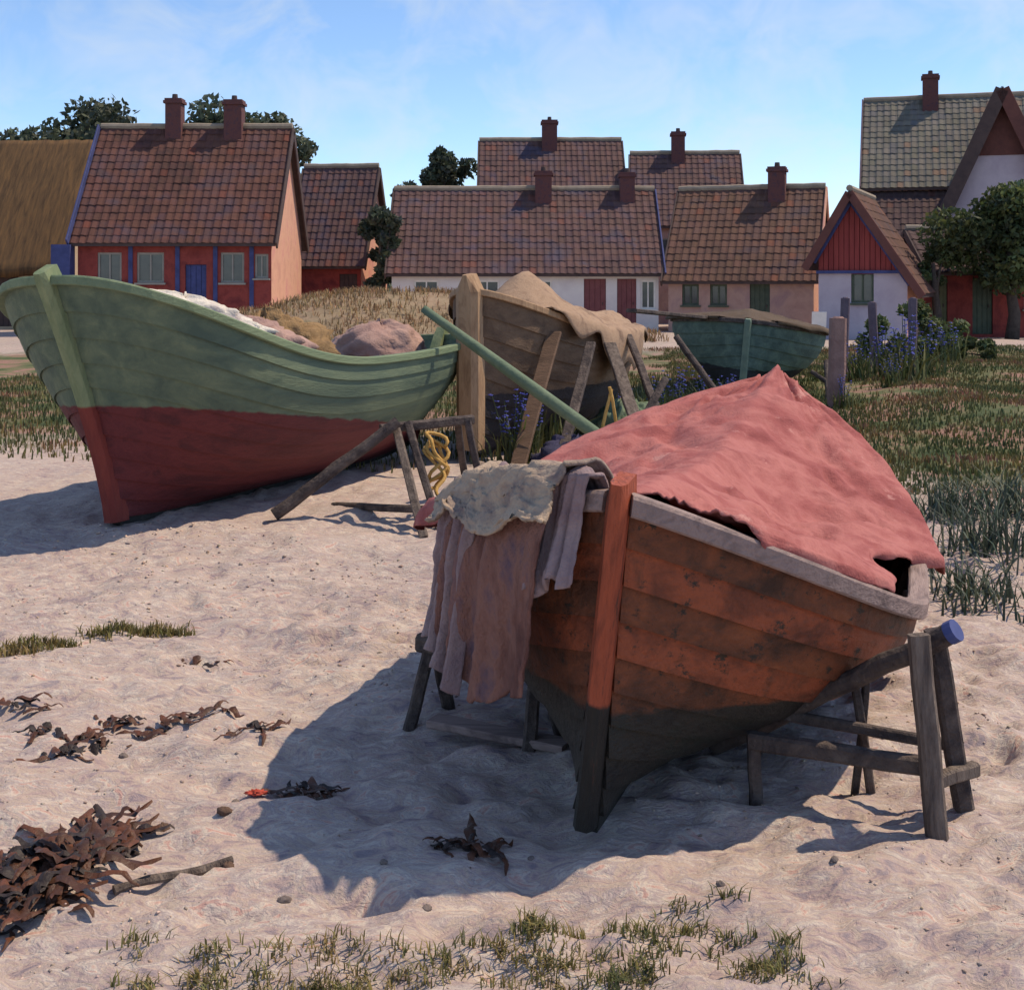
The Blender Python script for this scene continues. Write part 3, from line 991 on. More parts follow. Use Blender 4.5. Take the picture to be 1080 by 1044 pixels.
# green spar
s = thing('spar', 'green spar leaning against the tall stem of the tan boat', 'spar', (1.25, 11.0, 0))
O = Vector((1.25, 11.0, 0))
a, b = Vector((1.25, 11.0, .03)), Vector((-.80, 11.55, 1.48))
pts = [a.lerp(b, k / 10) for k in range(11)]
mb = MB(); mb.tube([q - O for q in pts], [.055 + .012 * math.sin(k * .3) - .002 * k for k in range(11)], 12)
mb.build('pole', 'green_spar', s, smooth=True)
# crossed props between the boats
for (x0, y0, x1, y1, z1, lab) in ((1.05, 12.4, 1.55, 12.9, .75, 'dark slanting pole left of the crossed orange sticks'),
                                 (2.75, 15.4, 2.05, 16.0, 1.05, 'dark pole slanting before the sea-green bow'),
                                 (4.28, 17.3, 4.40, 17.9, .62, 'short forked post under the right flank of the sea-green boat')):
    q = thing('prop', lab, 'prop', (x0, y0, 0))
    O = Vector((x0, y0, 0))
    log(q, 'pole', foot(x0, y0) - O, Vector((x1, y1, z1)) - O, .045, 'dark_timber', .85)
    if 'forked' in lab:
        log(q, 'fork', Vector((4.35, 17.6, .34)) - O, Vector((4.12, 17.65, .50)) - O, .035, 'dark_timber', .85)
q = thing('crossed_sticks', 'pair of thin orange sticks leaning together behind the tarpaulin', 'sticks', (.86, 11.2, 0))
O = Vector((.86, 11.2, 0))
log(q, 'stick', foot(.70, 11.2) - O, Vector((.875, 11.25, .78)) - O, .016, 'yellow_rope')
log(q, 'stick', foot(1.02, 11.3) - O, Vector((.855, 11.23, .80)) - O, .016, 'yellow_rope')
# loose plank on the tan boat / sea-green boat
pl = MB(); pl.bar((1.55, 16.6, 1.36), (2.95, 18.6, 1.20), .16, .05, seg=3)
tag(pl.build('plank', 'dark_timber'), 'dark loose plank resting on the brown covered boat', 'plank')


for k, (a, b, w, h, m_, lab) in enumerate((
        ((.05, 11.7, .02), (.42, 12.75, 1.22), .15, .04, 'inside_wood', 'broad brown board leaning on the tan boat beside its stem'),
        ((.42, 11.6, .02), (.80, 13.0, 1.10), .10, .05, 'dark_timber', 'dark narrow board leaning on the tan boat amidships'),
        ((1.30, 12.1, .02), (1.02, 13.35, 1.08), .13, .04, 'grey_timber', 'grey board leaning on the tan boat towards its stern'),
        ((1.60, 12.6, .02), (1.30, 14.3, 1.12), .08, .06, 'dark_timber', 'dark beam leaning at the stern of the tan boat'))):
    mb = MB(); O = Vector((a[0], a[1], 0))
    mb.bar(Vector(a) - O, Vector(b) - O, w, h, seg=4, wob=.008)
    tag(mb.build('board', m_, loc=O), lab, 'board')
blob('canvas_heap', 'dark blue-violet canvas heap on the grass before the tan boat', 'canvas', (.62, 11.9, .02), (.42, .3, .26), 'blue_canvas', 91, .35)
blob('canvas_heap', 'brown canvas heap under the stern of the tan boat', 'canvas', (1.75, 12.9, .02), (.45, .3, .30), 'brown_sail', 95, .35)
blob('canvas_heap', 'green grey canvas heap left of the sea-green bow', 'canvas', (1.25, 13.9, .02), (.40, .3, .42), 'green_spar', 97, .3)


# ------------------------------------------------------------------ posts
def post(x, y, h, w, m, label, group=None, lean=(0, 0)):
    g = gh(x, y)
    mb = MB(); mb.bar((0, 0, -.06), (lean[0], lean[1], h), w, w, up=(0, 1, 0), seg=4, wob=.006)
    mb.tube([(lean[0], lean[1], h - .005), (lean[0], lean[1], h + .02)], [w * .42, w * .3], 8)
    o = mb.build('post', m, loc=(x, y, g))
    return tag(o, label, 'post', group)


mat('rose_post', [(.22, .13, .115), (.32, .20, .175)], 5, .9, .6, 30)
mat('violet_post', [(.10, .075, .10), (.16, .12, .15)], 5, .9, .6, 30)
post(4.20, 16.6, 1.15, .20, 'rose_post', 'stout rose grey mooring post right of the sea-green boat', lean=(.03, 0))
for x, y, h, l in ((5.85, 22.6, 1.35, 'tall violet post standing left of the two shorter fence posts'),
                   (6.75, 23.8, 1.20, 'middle violet fence post before the red gable house'),
                   (7.25, 23.2, 1.25, 'rightmost violet fence post before the red gable house')):
    post(x, y, h, .14, 'violet_post', l, 'weathered posts before the red gable house', lean=(random.uniform(-.06, .06), 0))


# ------------------------------------------------------------------ houses
def tiles(parent, a, b, c, d, m, tw=.27, th=.34, seed=0, name='roof_tiles'):
    """pantiles on the slope a (eave left) b (eave right) c (ridge right) d (ridge left); a,b,c,d local"""
    rg = random.Random(seed)
    a, b, c, d = map(Vector, (a, b, c, d))
    W = max((b - a).length, (c - d).length); Hh = (d - a).length
    nc = max(3, round(W / tw)); nr = max(3, round(Hh / th))
    n = (b - a).cross(d - a).normalized()
    if n.z < 0: n = -n
    mb = MB(); tint = []
    prof = ((0, .008), (.22, .034), (.5, .02), (.75, .002), (1.0, .008))
    for r in range(nr):
        for k in range(nc):
            j = rg.uniform(-.008, .008)
            q = rg.random()
            cc = (.86 + .26 * q, .86 + .22 * q + rg.uniform(-.03, .03), .88 + .20 * q + rg.uniform(-.04, .08), 1)
            if rg.random() < .03: cc = (1.3, .95, .85, 1)
            if rg.random() < .05: cc = (.8, .82, 1.0, 1)
            b0 = len(mb.v)
            for rr, up in ((r - .10, .022), (r + 1.0, .0)):
                for s, h in prof:
                    fx = (k + s) / nc; fy = max(rr, -.15) / nr
                    p = (a.lerp(b, fx)).lerp(d.lerp(c, fx), fy) if fy >= 0 else a.lerp(b, fx) + (a - d).normalized() * (-fy * Hh)
                    mb.v.append(tuple(p + n * (h + up + j))); tint.append(cc)
            for s in range(4):
                mb.f.append((b0 + s, b0 + s + 1, b0 + 5 + s + 1, b0 + 5 + s))
    o = mb.build(name, m, parent, fix=False, tint=tint)
    o['kind'] = 'stuff'
    return o


def wall_openings(mb, x0, x1, z0, z1, y, opens, depth=.12):
    """a wall face at y (looking towards -y) with openings cut, reveals included"""
    xs = sorted({x0, x1, *[o[0] for o in opens], *[o[1] for o in opens]})
    zs = sorted({z0, z1, *[o[2] for o in opens], *[o[3] for o in opens]})
    for i in range(len(xs) - 1):
        for j in range(len(zs) - 1):
            cx, cz = (xs[i] + xs[i + 1]) / 2, (zs[j] + zs[j + 1]) / 2
            if any(o[0] < cx < o[1] and o[2] < cz < o[3] for o in opens):
                continue
            mb.poly([(xs[i], y, zs[j]), (xs[i + 1], y, zs[j]), (xs[i + 1], y, zs[j + 1]), (xs[i], y, zs[j + 1])])
    for a, b, c, d in [o[:4] for o in opens]:
        mb.poly([(a, y, c), (a, y + depth, c), (a, y + depth, d), (a, y, d)])
        mb.poly([(b, y, c), (b, y, d), (b, y + depth, d), (b, y + depth, c)])
        mb.poly([(a, y, d), (a, y + depth, d), (b, y + depth, d), (b, y, d)])
        mb.poly([(a, y, c), (b, y, c), (b, y + depth, c), (a, y + depth, c)])


def fill_opening(parent, o, y, depth=.12):
    a, b, c, d, kind = o[:5]
    fm = o[5] if len(o) > 5 else 'frame_grey'
    yy = y + depth * .6
    if kind == 'door':
        mb = MB(); mb.box(((a + b) / 2, yy + .03, (c + d) / 2), (b - a - .004, .05, d - c - .004))
        dr = mb.build('door', fm, parent)
        n = 4
        for k in range(n):
            mb = MB(); w = (b - a) / n
            mb.box((a + w * (k + .5), yy - .006, (c + d) / 2), (w - .02, .02, d - c - .05))
            mb.build('board', fm, dr)
        mb = MB(); mb.box((b - .12, yy - .035, c + (d - c) * .5), (.03, .04, .10)); mb.build('handle', 'dark_wood', dr)
    else:
        t = .07
        mb = MB()
        for q in (((a + b) / 2, yy, c + t / 2, b - a - .004, t), ((a + b) / 2, yy, d - t / 2, b - a - .004, t)):
            mb.box((q[0], q[1], q[2]), (q[3], .06, q[4]))
        for x in (a + t / 2 + .002, b - t / 2 - .002):
            mb.box((x, yy, (c + d) / 2), (t, .056, d - c - 2 * t + .002))
        w = mb.build('window', fm, parent)
        mb = MB(); mb.box(((a + b) / 2, yy - .004, (c + d) / 2), (.05, .05, d - c - 2 * t)); mb.build('mullion', fm, w)
        for x0, x1 in ((a + t, (a + b) / 2 - .025), ((a + b) / 2 + .025, b - t)):
            mb = MB(); mb.box(((x0 + x1) / 2, yy + .02, (c + d) / 2), (x1 - x0, .012, d - c - 2 * t)); mb.build('pane', 'glass', w)
        mb = MB(); mb.box(((a + b) / 2, y - .03, c - .035), (b - a + .12, .14, .06)); mb.build('sill', fm, w)


def house(name, label, loc, rotz, Lx, Dy, eave, ridge, wall_m, tile_m, gable_m=None, opens=(), chim=(), over=.28, vover=.18,
          verge='dark_wood', cat='house', tw=.27, right_verge=None, left_verge=None, trim=None, eave_back=None, seed=0, extra=None):
    """local frame: x along the ridge 0..Lx, front wall at y=0, back at y=Dy"""
    h = thing(name, label, cat, loc, rotz)
    gable_m = gable_m or wall_m
    eb = eave if eave_back is None else eave_back
    ym = Dy / 2
    mb = MB()
    wall_openings(mb, 0, Lx, 0, eave, 0, opens)
    mb.build('wall', wall_m, h, fix=False)
    mb = MB(); mb.poly([(0, Dy, 0), (0, Dy, eb), (Lx, Dy, eb), (Lx, Dy, 0)]); mb.build('back_wall', wall_m, h, fix=False)
    if opens:
        mb = MB(); mb.poly([(0, .6, 0), (Lx, .6, 0), (Lx, .6, eave), (0, .6, eave)]); mb.build('room_wall', 'dark_wood', h, fix=False)
    for x, nm in ((0, 'gable'), (Lx, 'gable')):
        g = MB()
        g.poly([(x, 0, 0), (x, 0, eave), (x, ym, ridge - .03), (x, Dy, eb), (x, Dy, 0)])
        g.build(nm, gable_m, h, fix=False)
    for o in opens:
        fill_opening(h, o, 0)
    # roof slab
    k = (ridge - eave) / ym
    ef = (-over, eave - over * k)
    kb = (ridge - eb) / ym
    ebk = (Dy + over, eb - over * kb)
    r = MB(); th = .10
    xa, xb = -vover, Lx + vover
    prof = [(ef[0], ef[1]), (ym, ridge), (ebk[0], ebk[1]), (ebk[0], ebk[1] + th), (ym, ridge + th * 1.3), (ef[0], ef[1] + th)]
    r.quad_strip([[(xa, y, z) for y, z in prof], [(xb, y, z) for y, z in prof]], closed=True)
    r.f.append(tuple(range(6))); r.f.append(tuple(range(11, 5, -1)))
    roof = r.build('roof', 'dark_wood', h)
    lift = th + .015
    tiles(roof, (xa, ef[0], ef[1] + lift), (xb, ef[0], ef[1] + lift), (xb, ym, ridge + lift * 1.25), (xa, ym, ridge + lift * 1.25), tile_m, tw=tw, seed=seed)
    tiles(roof, (xb, ebk[0], ebk[1] + lift), (xa, ebk[0], ebk[1] + lift), (xa, ym, ridge + lift * 1.25), (xb, ym, ridge + lift * 1.25), tile_m, tw=tw, seed=seed + 1)
    mb = MB(); mb.tube([(xa + (xb - xa) * q / 14, ym, ridge + th * 1.3 + .05 + random.uniform(-.012, .012)) for q in range(15)], .115, 8)
    mb.build('ridge_cap', tile_m if False else 'ridge_mortar', roof)
    # barge boards
    for x, vm, w in ((xa - .035, left_verge or verge, .26), (xb + .035, right_verge or verge, .26)):
        if isinstance(vm, tuple): vm, w = vm
        for (y0, z0) in (ef, ebk):
            mb = MB()
            mb.bar((x, y0, z0 + .02), (x, ym, ridge + .03), .06, w, up=(0, 0, 1))
            mb.build('barge_board', vm, roof)
    for cx, cy, ch, cw in chim:
        zr = ridge - abs(cy) * k
        c = MB()
        c.box((cx, ym + cy, zr + ch / 2 - .3), (cw, cw, ch + .6))
        ch_o = c.build('chimney', 'brick', roof)
        c = MB(); c.box((cx, ym + cy, zr + ch - .02), (cw + .12, cw + .12, .10)); c.box((cx, ym + cy, zr + ch + .07), (cw + .04, cw + .04, .08))
        c.build('cap', 'brick', ch_o)
        c = MB(); c.tube([(cx, ym + cy, zr + ch + .08), (cx, ym + cy, zr + ch + .28)], [.11, .09], 10); c.build('pot', 'dark_wood', ch_o)
    if extra: extra(h)
    return h


# big red house with two chimneys
def ext_A(h):
    mb = MB(); mb.box((-.42, -.2, 1.5), (.62, .5, 3.0)); mb.build('corner_buttress', 'blue_paint', h)
    for x in (1.75, 3.3, 4.55, 5.75):
        mb = MB(); mb.box((x, -.02, 1.6), (.14, .05, 3.1)); mb.build('timber_post', 'blue_paint', h)


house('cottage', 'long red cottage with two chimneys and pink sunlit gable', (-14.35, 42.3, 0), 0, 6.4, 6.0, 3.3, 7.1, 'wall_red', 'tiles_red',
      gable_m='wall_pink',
      opens=[(.65, 1.45, 1.75, 2.75, 'window'), (1.95, 2.85, 1.75, 2.75, 'window'), (3.55, 4.25, .1, 2.35, 'door', 'blue_paint'),
             (4.72, 5.5, 1.75, 2.75, 'window'), (5.85, 6.3, 1.9, 2.7, 'window')],
      chim=[(2.45, -.1, 1.15, .55), (4.55, -.1, 1.10, .62)], left_verge=('blue_paint', .62), right_verge=('dark_wood', .30), seed=3, extra=ext_A)

# dark house behind it
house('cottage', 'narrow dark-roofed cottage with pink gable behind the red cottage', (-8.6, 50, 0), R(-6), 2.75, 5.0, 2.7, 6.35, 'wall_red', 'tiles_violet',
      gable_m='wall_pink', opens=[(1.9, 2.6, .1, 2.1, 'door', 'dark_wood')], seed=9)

# thatched barn on the far left
def thatched():
    h = thing('barn', 'thatched brown barn at the left edge behind the green boat', 'barn', (-26.5, 48.5, 0), 0)
    Lx, Dy, eave, ridge = 9.2, 7.0, 2.6, 7.3
    mb = MB()
    wall_openings(mb, 0, Lx, 0, eave, 0, [(7.0, 7.8, .1, 2.0, 'door')])
    mb.poly([(0, Dy, 0), (0, Dy, eave), (Lx, Dy, eave), (Lx, Dy, 0)])
    mb.poly([(0, .6, 0), (Lx, .6, 0), (Lx, .6, eave), (0, .6, eave)])
    for x in (0, Lx):
        mb.poly([(x, 0, 0), (x, 0, eave), (x, Dy / 2, ridge), (x, Dy, eave), (x, Dy, 0)])
    mb.build('wall', 'thatch_wall', h, fix=False)
    fill_opening(h, (7.0, 7.8, .1, 2.0, 'door', 'dark_wood'), 0)
    nx, ns = 60, 22
    rows = []
    rg = np.random.default_rng(2)
    for i in range(nx + 1):
        x = -.35 + (Lx + .7) * i / nx
        row = []
        for j in range(-ns, ns + 1):
            t = abs(j) / ns
            y = Dy / 2 + (Dy / 2 + .45) * (j / ns)
            z = ridge + .25 - (ridge - eave + .55) * (t ** 1.05) + .10 * float(fbm(np.array([x * 1.3]), np.array([y * 1.3]), 4, 3)[0]) + rg.uniform(-.02, .02)
            row.append((x, y, z))
        row2 = [(p[0], p[1], p[2] - .33) for p in reversed(row)]
        rows.append(row + row2)
    mb = MB(); b = mb.quad_strip(rows, closed=True); n = len(rows[0])
    mb.f.append(tuple(b + k for k in range(n))); e = b + nx * n; mb.f.append(tuple(e + k for k in reversed(range(n))))
    mb.build('thatch_roof', 'thatch', h, smooth=True)


thatched()

# central row
house('cottage', 'long low brown-roofed cottage in the middle with white wall and red doors', (-4.35, 46.3, 0), 0, 9.65, 6.0, 2.25, 5.2, 'wall_white', 'tiles_violet',
      opens=[(.8, 1.7, 1.0, 1.85, 'window', 'frame_white'), (3.0, 3.9, 1.0, 1.85, 'window', 'frame_white'), (5.0, 5.8, 1.0, 1.85, 'window', 'frame_white'),
             (6.95, 7.75, .1, 1.9, 'door', 'red_door'), (8.15, 8.85, .1, 1.9, 'door', 'red_door'), (9.0, 9.55, .8, 1.85, 'window', 'frame_white')],
      chim=[(5.55, -.3, 1.0, .62), (8.75, -.3, .95, .55)], right_verge=('blue_paint', .36), seed=21)
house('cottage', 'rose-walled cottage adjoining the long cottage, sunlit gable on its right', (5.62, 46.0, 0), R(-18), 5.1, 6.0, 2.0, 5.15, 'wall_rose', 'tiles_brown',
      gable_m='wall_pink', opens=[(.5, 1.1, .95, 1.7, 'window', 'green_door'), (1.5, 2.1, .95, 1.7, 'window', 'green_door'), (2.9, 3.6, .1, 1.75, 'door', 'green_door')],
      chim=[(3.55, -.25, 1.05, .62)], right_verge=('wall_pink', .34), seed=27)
house('house', 'tall violet-roofed house rising behind the long cottage', (-1.35, 57, 0), 0, 6.3, 6.0, 5.0, 8.3, 'wall_rose', 'tiles_violet',
      opens=[(1, 1.9, 3.2, 4.4, 'window'), (3.6, 4.5, 3.2, 4.4, 'window')], chim=[(3.1, -.2, 1.15, .7)], seed=31)
house('house', 'lower violet-roofed house behind the chimney with blue shadow', (5.3, 55.5, 0), R(-5), 4.6, 6.0, 4.4, 7.5, 'wall_rose', 'tiles_violet',
      opens=[(1, 1.9, 2.6, 3.7, 'window')], chim=[(2.0, -.2, 1.2, .6)], seed=37)


# small red gable house, gable to the camera
def red_gable():
    h = thing('cottage', 'small cottage with red boarded gable and lilac wall facing the meadow', 'cottage', (9.15, 38.2, 0), R(-24))
    W, D = 2.55, 4.2
    eL, eR, ax, az, wr = 2.55, 2.30, .95, 4.35, W
    mb = MB()
    o = [(.95, 1.6, 1.15, 2.05, 'window', 'green_door')]
    wall_openings(mb, 0, W, 0, 2.05, 0, o)
    mb.poly([(0, .6, 0), (W, .6, 0), (W, .6, 2.0), (0, .6, 2.0)])
    mb.poly([(0, D, 0), (0, D, 2.1), (W, D, 2.1), (W, D, 0)])
    mb.poly([(0, 0, 0), (0, D, 0), (0, D, 2.7), (0, 0, 2.7)])
    mb.build('wall', 'wall_lilac', h, fix=False)
    mb = MB(); mb.poly([(W, 0, 0), (W, D, 0), (W, D, 2.1), (W, 0, 2.1)]); mb.build('side_wall', 'wall_pink', h, fix=False)
    fill_opening(h, o[0], 0)
    sl = lambda x: 2.72 + (az - 2.72) * x / ax if x < ax else az - (az - 1.98) * (x - ax) / (W - ax)
    n = 17
    for k in range(n):
        x0, x1 = W * k / n + .008, W * (k + 1) / n - .008
        mb = MB()
        y0 = -.035 - .012 * (k % 2)
        pr = [(x0, 2.08), (x1, 2.08), (x1, sl(x1) - .02), (x0, sl(x0) - .02)]
        if x0 < ax < x1: pr.insert(3, (ax, az - .02))
        a = [(x, y0, z) for x, z in pr]; b = [(x, .03, z) for x, z in pr]
        mb.poly(a); mb.poly(list(reversed(b)))
        m = len(pr)
        for q in range(m):
            mb.poly([a[q], b[q], b[(q + 1) % m], a[(q + 1) % m]])
        mb.build('board', 'wall_boards_red', h)
    mb = MB(); mb.poly([(0, .035, 2.0), (W, .035, 2.0), (W, .035, sl(W)), (ax, .035, az), (0, .035, sl(0))]); mb.build('gable_lining', 'wall_boards_red', h, fix=False)
    mb = MB(); mb.box((W / 2, -.06, 2.06), (W + .1, .12, .09)); mb.build('lintel_beam', 'blue_paint', h)
    pts = [(-.35, 2.72 - .35 * (az - 2.72) / ax), (ax, az), (W + .45, 1.98 - .45 * (az - 1.98) / (W - ax))]
    r = MB()
    pr = [(p[0], p[1]) for p in pts] + [(p[0], p[1] + .12) for p in reversed(pts)]
    r.quad_strip([[(x, -.3, z) for x, z in pr], [(x, D + .2, z) for x, z in pr]], closed=True)
    r.f.append(tuple(range(6))); r.f.append(tuple(range(11, 5, -1)))
    roof = r.build('roof', 'dark_wood', h)
    up = .135
    P = lambda q, y: (pts[q][0], y, pts[q][1] + up)
    tiles(roof, P(0, D + .2), P(0, -.3), P(1, -.3), P(1, D + .2), 'tiles_brown', seed=51)
    tiles(roof, P(2, -.3), P(2, D + .2), P(1, D + .2), P(1, -.3), 'tiles_brown', seed=52)
    mb = MB(); mb.tube([(ax, y, az + .17) for y in np.linspace(-.3, D + .2, 8)], .1, 8); mb.build('ridge_cap', 'ridge_mortar', roof)
    for q, m_ in ((0, 'red_brown_wood'), (2, 'red_brown_wood')):
        mb = MB(); mb.bar((pts[q][0], -.34, pts[q][1] + .03), (pts[1][0], -.34, pts[1][1] + .03), .06, .24, up=(0, 0, 1)); mb.build('barge_board', m_, roof)
    for q in (0, 2):
        x_ = pts[q][0] * .82 + pts[1][0] * .18
        z_ = pts[q][1] * .82 + pts[1][1] * .18
        mb = MB(); mb.bar((x_, -.12, z_ - .18), (pts[1][0], -.12, pts[1][1] - .22), .05, .12, up=(0, 0, 1)); mb.build('barge_board', 'blue_paint', roof)


red_gable()

# tall grey roofed house with a cross gable
def grey_house():
    h = house('house', 'tall grey-roofed house with dark cross gable at the right edge', (14.1, 51, 0), R(-17), 8.0, 6.5, 5.7, 9.3, 'wall_rose', 'tiles_grey',
              chim=[(2.5, -.25, 1.25, .62)], left_verge=('violet_post', .5), seed=61,
              opens=[(.8, 1.7, 3.6, 4.6, 'window'), (2.6, 3.4, 3.6, 4.6, 'window')])
    # lean-to along the front
    mb = MB(); mb.poly([(-.1, -2.6, 0), (3.3, -2.6, 0), (3.3, -2.6, 3.0), (-.1, -2.6, 3.0)])
    mb.poly([(-.1, -2.6, 0), (-.1, -.01, 0), (-.1, -.01, 5.2), (-.1, -2.6, 3.0)])
    mb.build('lean_to_wall', 'wall_rose', h, fix=False)
    mb = MB(); a = (-.25, -2.9, 2.85); b = (3.4, -2.9, 2.85); c = (3.4, -.05, 5.35); d = (-.25, -.05, 5.35)
    mb.quad_strip([[a, b], [d, c]]); mb.quad_strip([[(p[0], p[1], p[2] - .1) for p in (a, b)], [(p[0], p[1], p[2] - .1) for p in (d, c)]])
    lr = mb.build('lean_to_roof', 'dark_wood', h, fix=False)
    up = .02
    tiles(lr, *[(p[0], p[1], p[2] + up) for p in (a, b, c, d)], 'tiles_dark', seed=66)
    # cross gable: ridge towards the camera at x = 6.3
    cx, fy, hw, az, ez = 4.95, -1.5, 2.1, 8.95, 4.3
    mb = MB()
    mb.poly([(cx - hw + .3, fy, 0), (cx + hw - .3, fy, 0), (cx + hw - .3, fy, ez), (cx - hw + .3, fy, ez)])
    mb.poly([(cx - hw + .3, fy, 0), (cx - hw + .3, 2, 0), (cx - hw + .3, 2, ez), (cx - hw + .3, fy, ez)])
    mb.poly([(cx + hw - .3, fy, 0), (cx + hw - .3, 2, 0), (cx + hw - .3, 2, ez), (cx + hw - .3, fy, ez)])
    zt = az - 2.4
    wz = (az - zt) * hw / (az - ez)
    mb.poly([(cx - hw + .3, fy, ez), (cx + hw - .3, fy, ez), (cx + wz, fy, zt), (cx - wz, fy, zt)])
    mb.build('gable_wall', 'wall_lilac', h, fix=False)
    mb = MB(); mb.poly([(cx - wz, fy - .03, zt), (cx + wz, fy - .03, zt), (cx, fy - .03, az)]); mb.poly([(cx - wz, fy + .03, zt), (cx + wz, fy + .03, zt), (cx, fy + .03, az)])
    mb.build('gable_boards', 'red_brown_wood', h, fix=False)
    for s in (-1, 1):
        mb = MB()
        a, b, c, d = (cx + s * hw, fy - .45, ez - .1), (cx + s * hw, 3.2, ez - .1), (cx, 3.2, az), (cx, fy - .45, az)
        mb.quad_strip([[a, b], [d, c]]); mb.quad_strip([[(p[0], p[1], p[2] + .1) for p in (a, b)], [(p[0], p[1], p[2] + .1) for p in (d, c)]])
        rr = mb.build('wing_roof', 'dark_wood', h, fix=False)
        tiles(rr, *[(p[0], p[1], p[2] + .125) for p in (a, b, c, d)], 'tiles_dark', seed=70 + s)
        mb = MB(); mb.bar((cx + s * hw, fy - .49, ez - .05), (cx, fy - .49, az + .02), -0.0 + .07, .5, up=(0, 0, 1)); mb.build('barge_board', 'dark_wood' if s < 0 else 'red_brown_wood', rr)


grey_house()

# low red shed behind the tree
house('shed', 'low dark red shed under the leafy tree at right edge', (13.4, 41, 0), R(0), 6.2, 4, 2.15, 3.4, 'wall_red', 'tiles_dark',
      opens=[(.05, .55, .1, 1.95, 'door', 'olive_door'), (1.35, 2.0, .1, 1.9, 'door', 'green_door'), (3.0, 3.6, .9, 1.7, 'window')], seed=81)
mb = MB(); mb.bar((0, -.02, -.03), (0, -.14, .8), .42, .05, up=(0, 1, 0)); mb.bar((-.18, .01, .25), (.22, .01, .25), .05, .04)
tag(mb.build('leaning_board', 'frame_white', loc=(8.85, 37.0, gh(8.85, 37))), 'whitewashed board leaning by the lilac wall', 'board')


# ------------------------------------------------------------------ trees and plants
def leaves(n, centres, radii, size, rg, squash=.85):
    """leaf quads spread through ellipsoidal clumps; returns verts, faces, tint"""
    k = len(centres)
    w = np.array([r ** 2 for r in radii]); w = w / w.sum()
    idx = rg.choice(k, n, p=w)
    d = rg.normal(size=(n, 3)); d /= np.linalg.norm(d, axis=1)[:, None]
    rr = rg.random(n) ** .38
    C = np.array(centres)[idx]; Rr = np.array(radii)[idx]
    P = C + d * (rr * Rr)[:, None] * np.array([1, 1, squash])
    a = rg.normal(size=(n, 3)) + d * .6; a /= np.linalg.norm(a, axis=1)[:, None]
    b = np.cross(a, rg.normal(size=(n, 3))); b /= np.linalg.norm(b, axis=1)[:, None]
    s = size * rg.uniform(.6, 1.35, n)
    V = np.stack([P - a * s[:, None], P + b * (s * .55)[:, None], P + a * s[:, None], P - b * (s * .55)[:, None]], 1).reshape(-1, 3)
    F = np.arange(n * 4).reshape(-1, 4)
    ct = rg.uniform(.6, 1.4, k)[idx] * rg.uniform(.75, 1.25, n)
    T = np.stack([ct * rg.uniform(.9, 1.15, n), ct, ct * rg.uniform(.75, 1.1, n), np.ones(n)], -1)
    return V, F, np.repeat(T, 4, 0)


def tree(name, label, x, y, h, w, trunk_h, n_leaf, size, m, seed, group=None, cat='tree', clumps=14, wd=None):
    rg = np.random.default_rng(seed); rr = random.Random(seed)
    g = gh(x, y)
    t = thing(name, label, cat, (x, y, g), 0, group)
    ch = h - trunk_h
    cs, rs = [], []
    for k in range(clumps):
        a = rr.uniform(0, 2 * math.pi); q = rr.random() ** .6
        zz = rr.uniform(.12, .95)
        prof = math.sqrt(max(.05, 1 - (2 * zz - .85) ** 2 * .85))
        cs.append((math.cos(a) * q * w * .5 * prof, math.sin(a) * q * (wd or w) * .5 * prof, trunk_h + ch * zz * .92))
        rs.append(rr.uniform(.13, .26) * min(w, ch * 1.3))
    V, F, T = leaves(n_leaf, cs, rs, size, rg)
    V[:, 2] = np.maximum(V[:, 2], .03)
    np_mesh('crown', V, F, 4, m, t, tint=T)
    mb = MB()
    r0 = .035 * h + .03
    mb.tube([(0, 0, -.1), (.02 * h, 0, trunk_h * .5), (0, .02 * h, trunk_h), (-.02 * h, 0, trunk_h + ch * .5)], [r0 * 1.25, r0, r0 * .8, r0 * .3], 8)
    for k in range(0, min(clumps, 14), 2):
        c = Vector(cs[k]); b = Vector((0, 0, trunk_h * rr.uniform(.7, 1.0) + .05))
        mb.tube([b, b.lerp(c, .5) + Vector((0, 0, .05 * h)), c], [r0 * .5, r0 * .32, r0 * .1], 6)
    mb.build('trunk', 'bark', t, smooth=True)
    return t


# the tree at the right edge
tree('tree', 'broad leafy green tree before the low red shed at right edge', 15.3, 39.2, 4.6, 4.6, 1.55, 16000, .10, 'leaf_mid', 4, clumps=34, wd=2.8)
tree('shrub', 'loose small shrub with ochre leaves left of the leafy tree', 13.1, 39.6, 3.2, 1.2, 1.5, 900, .085, 'leaf_mid', 14, cat='shrub', clumps=8)
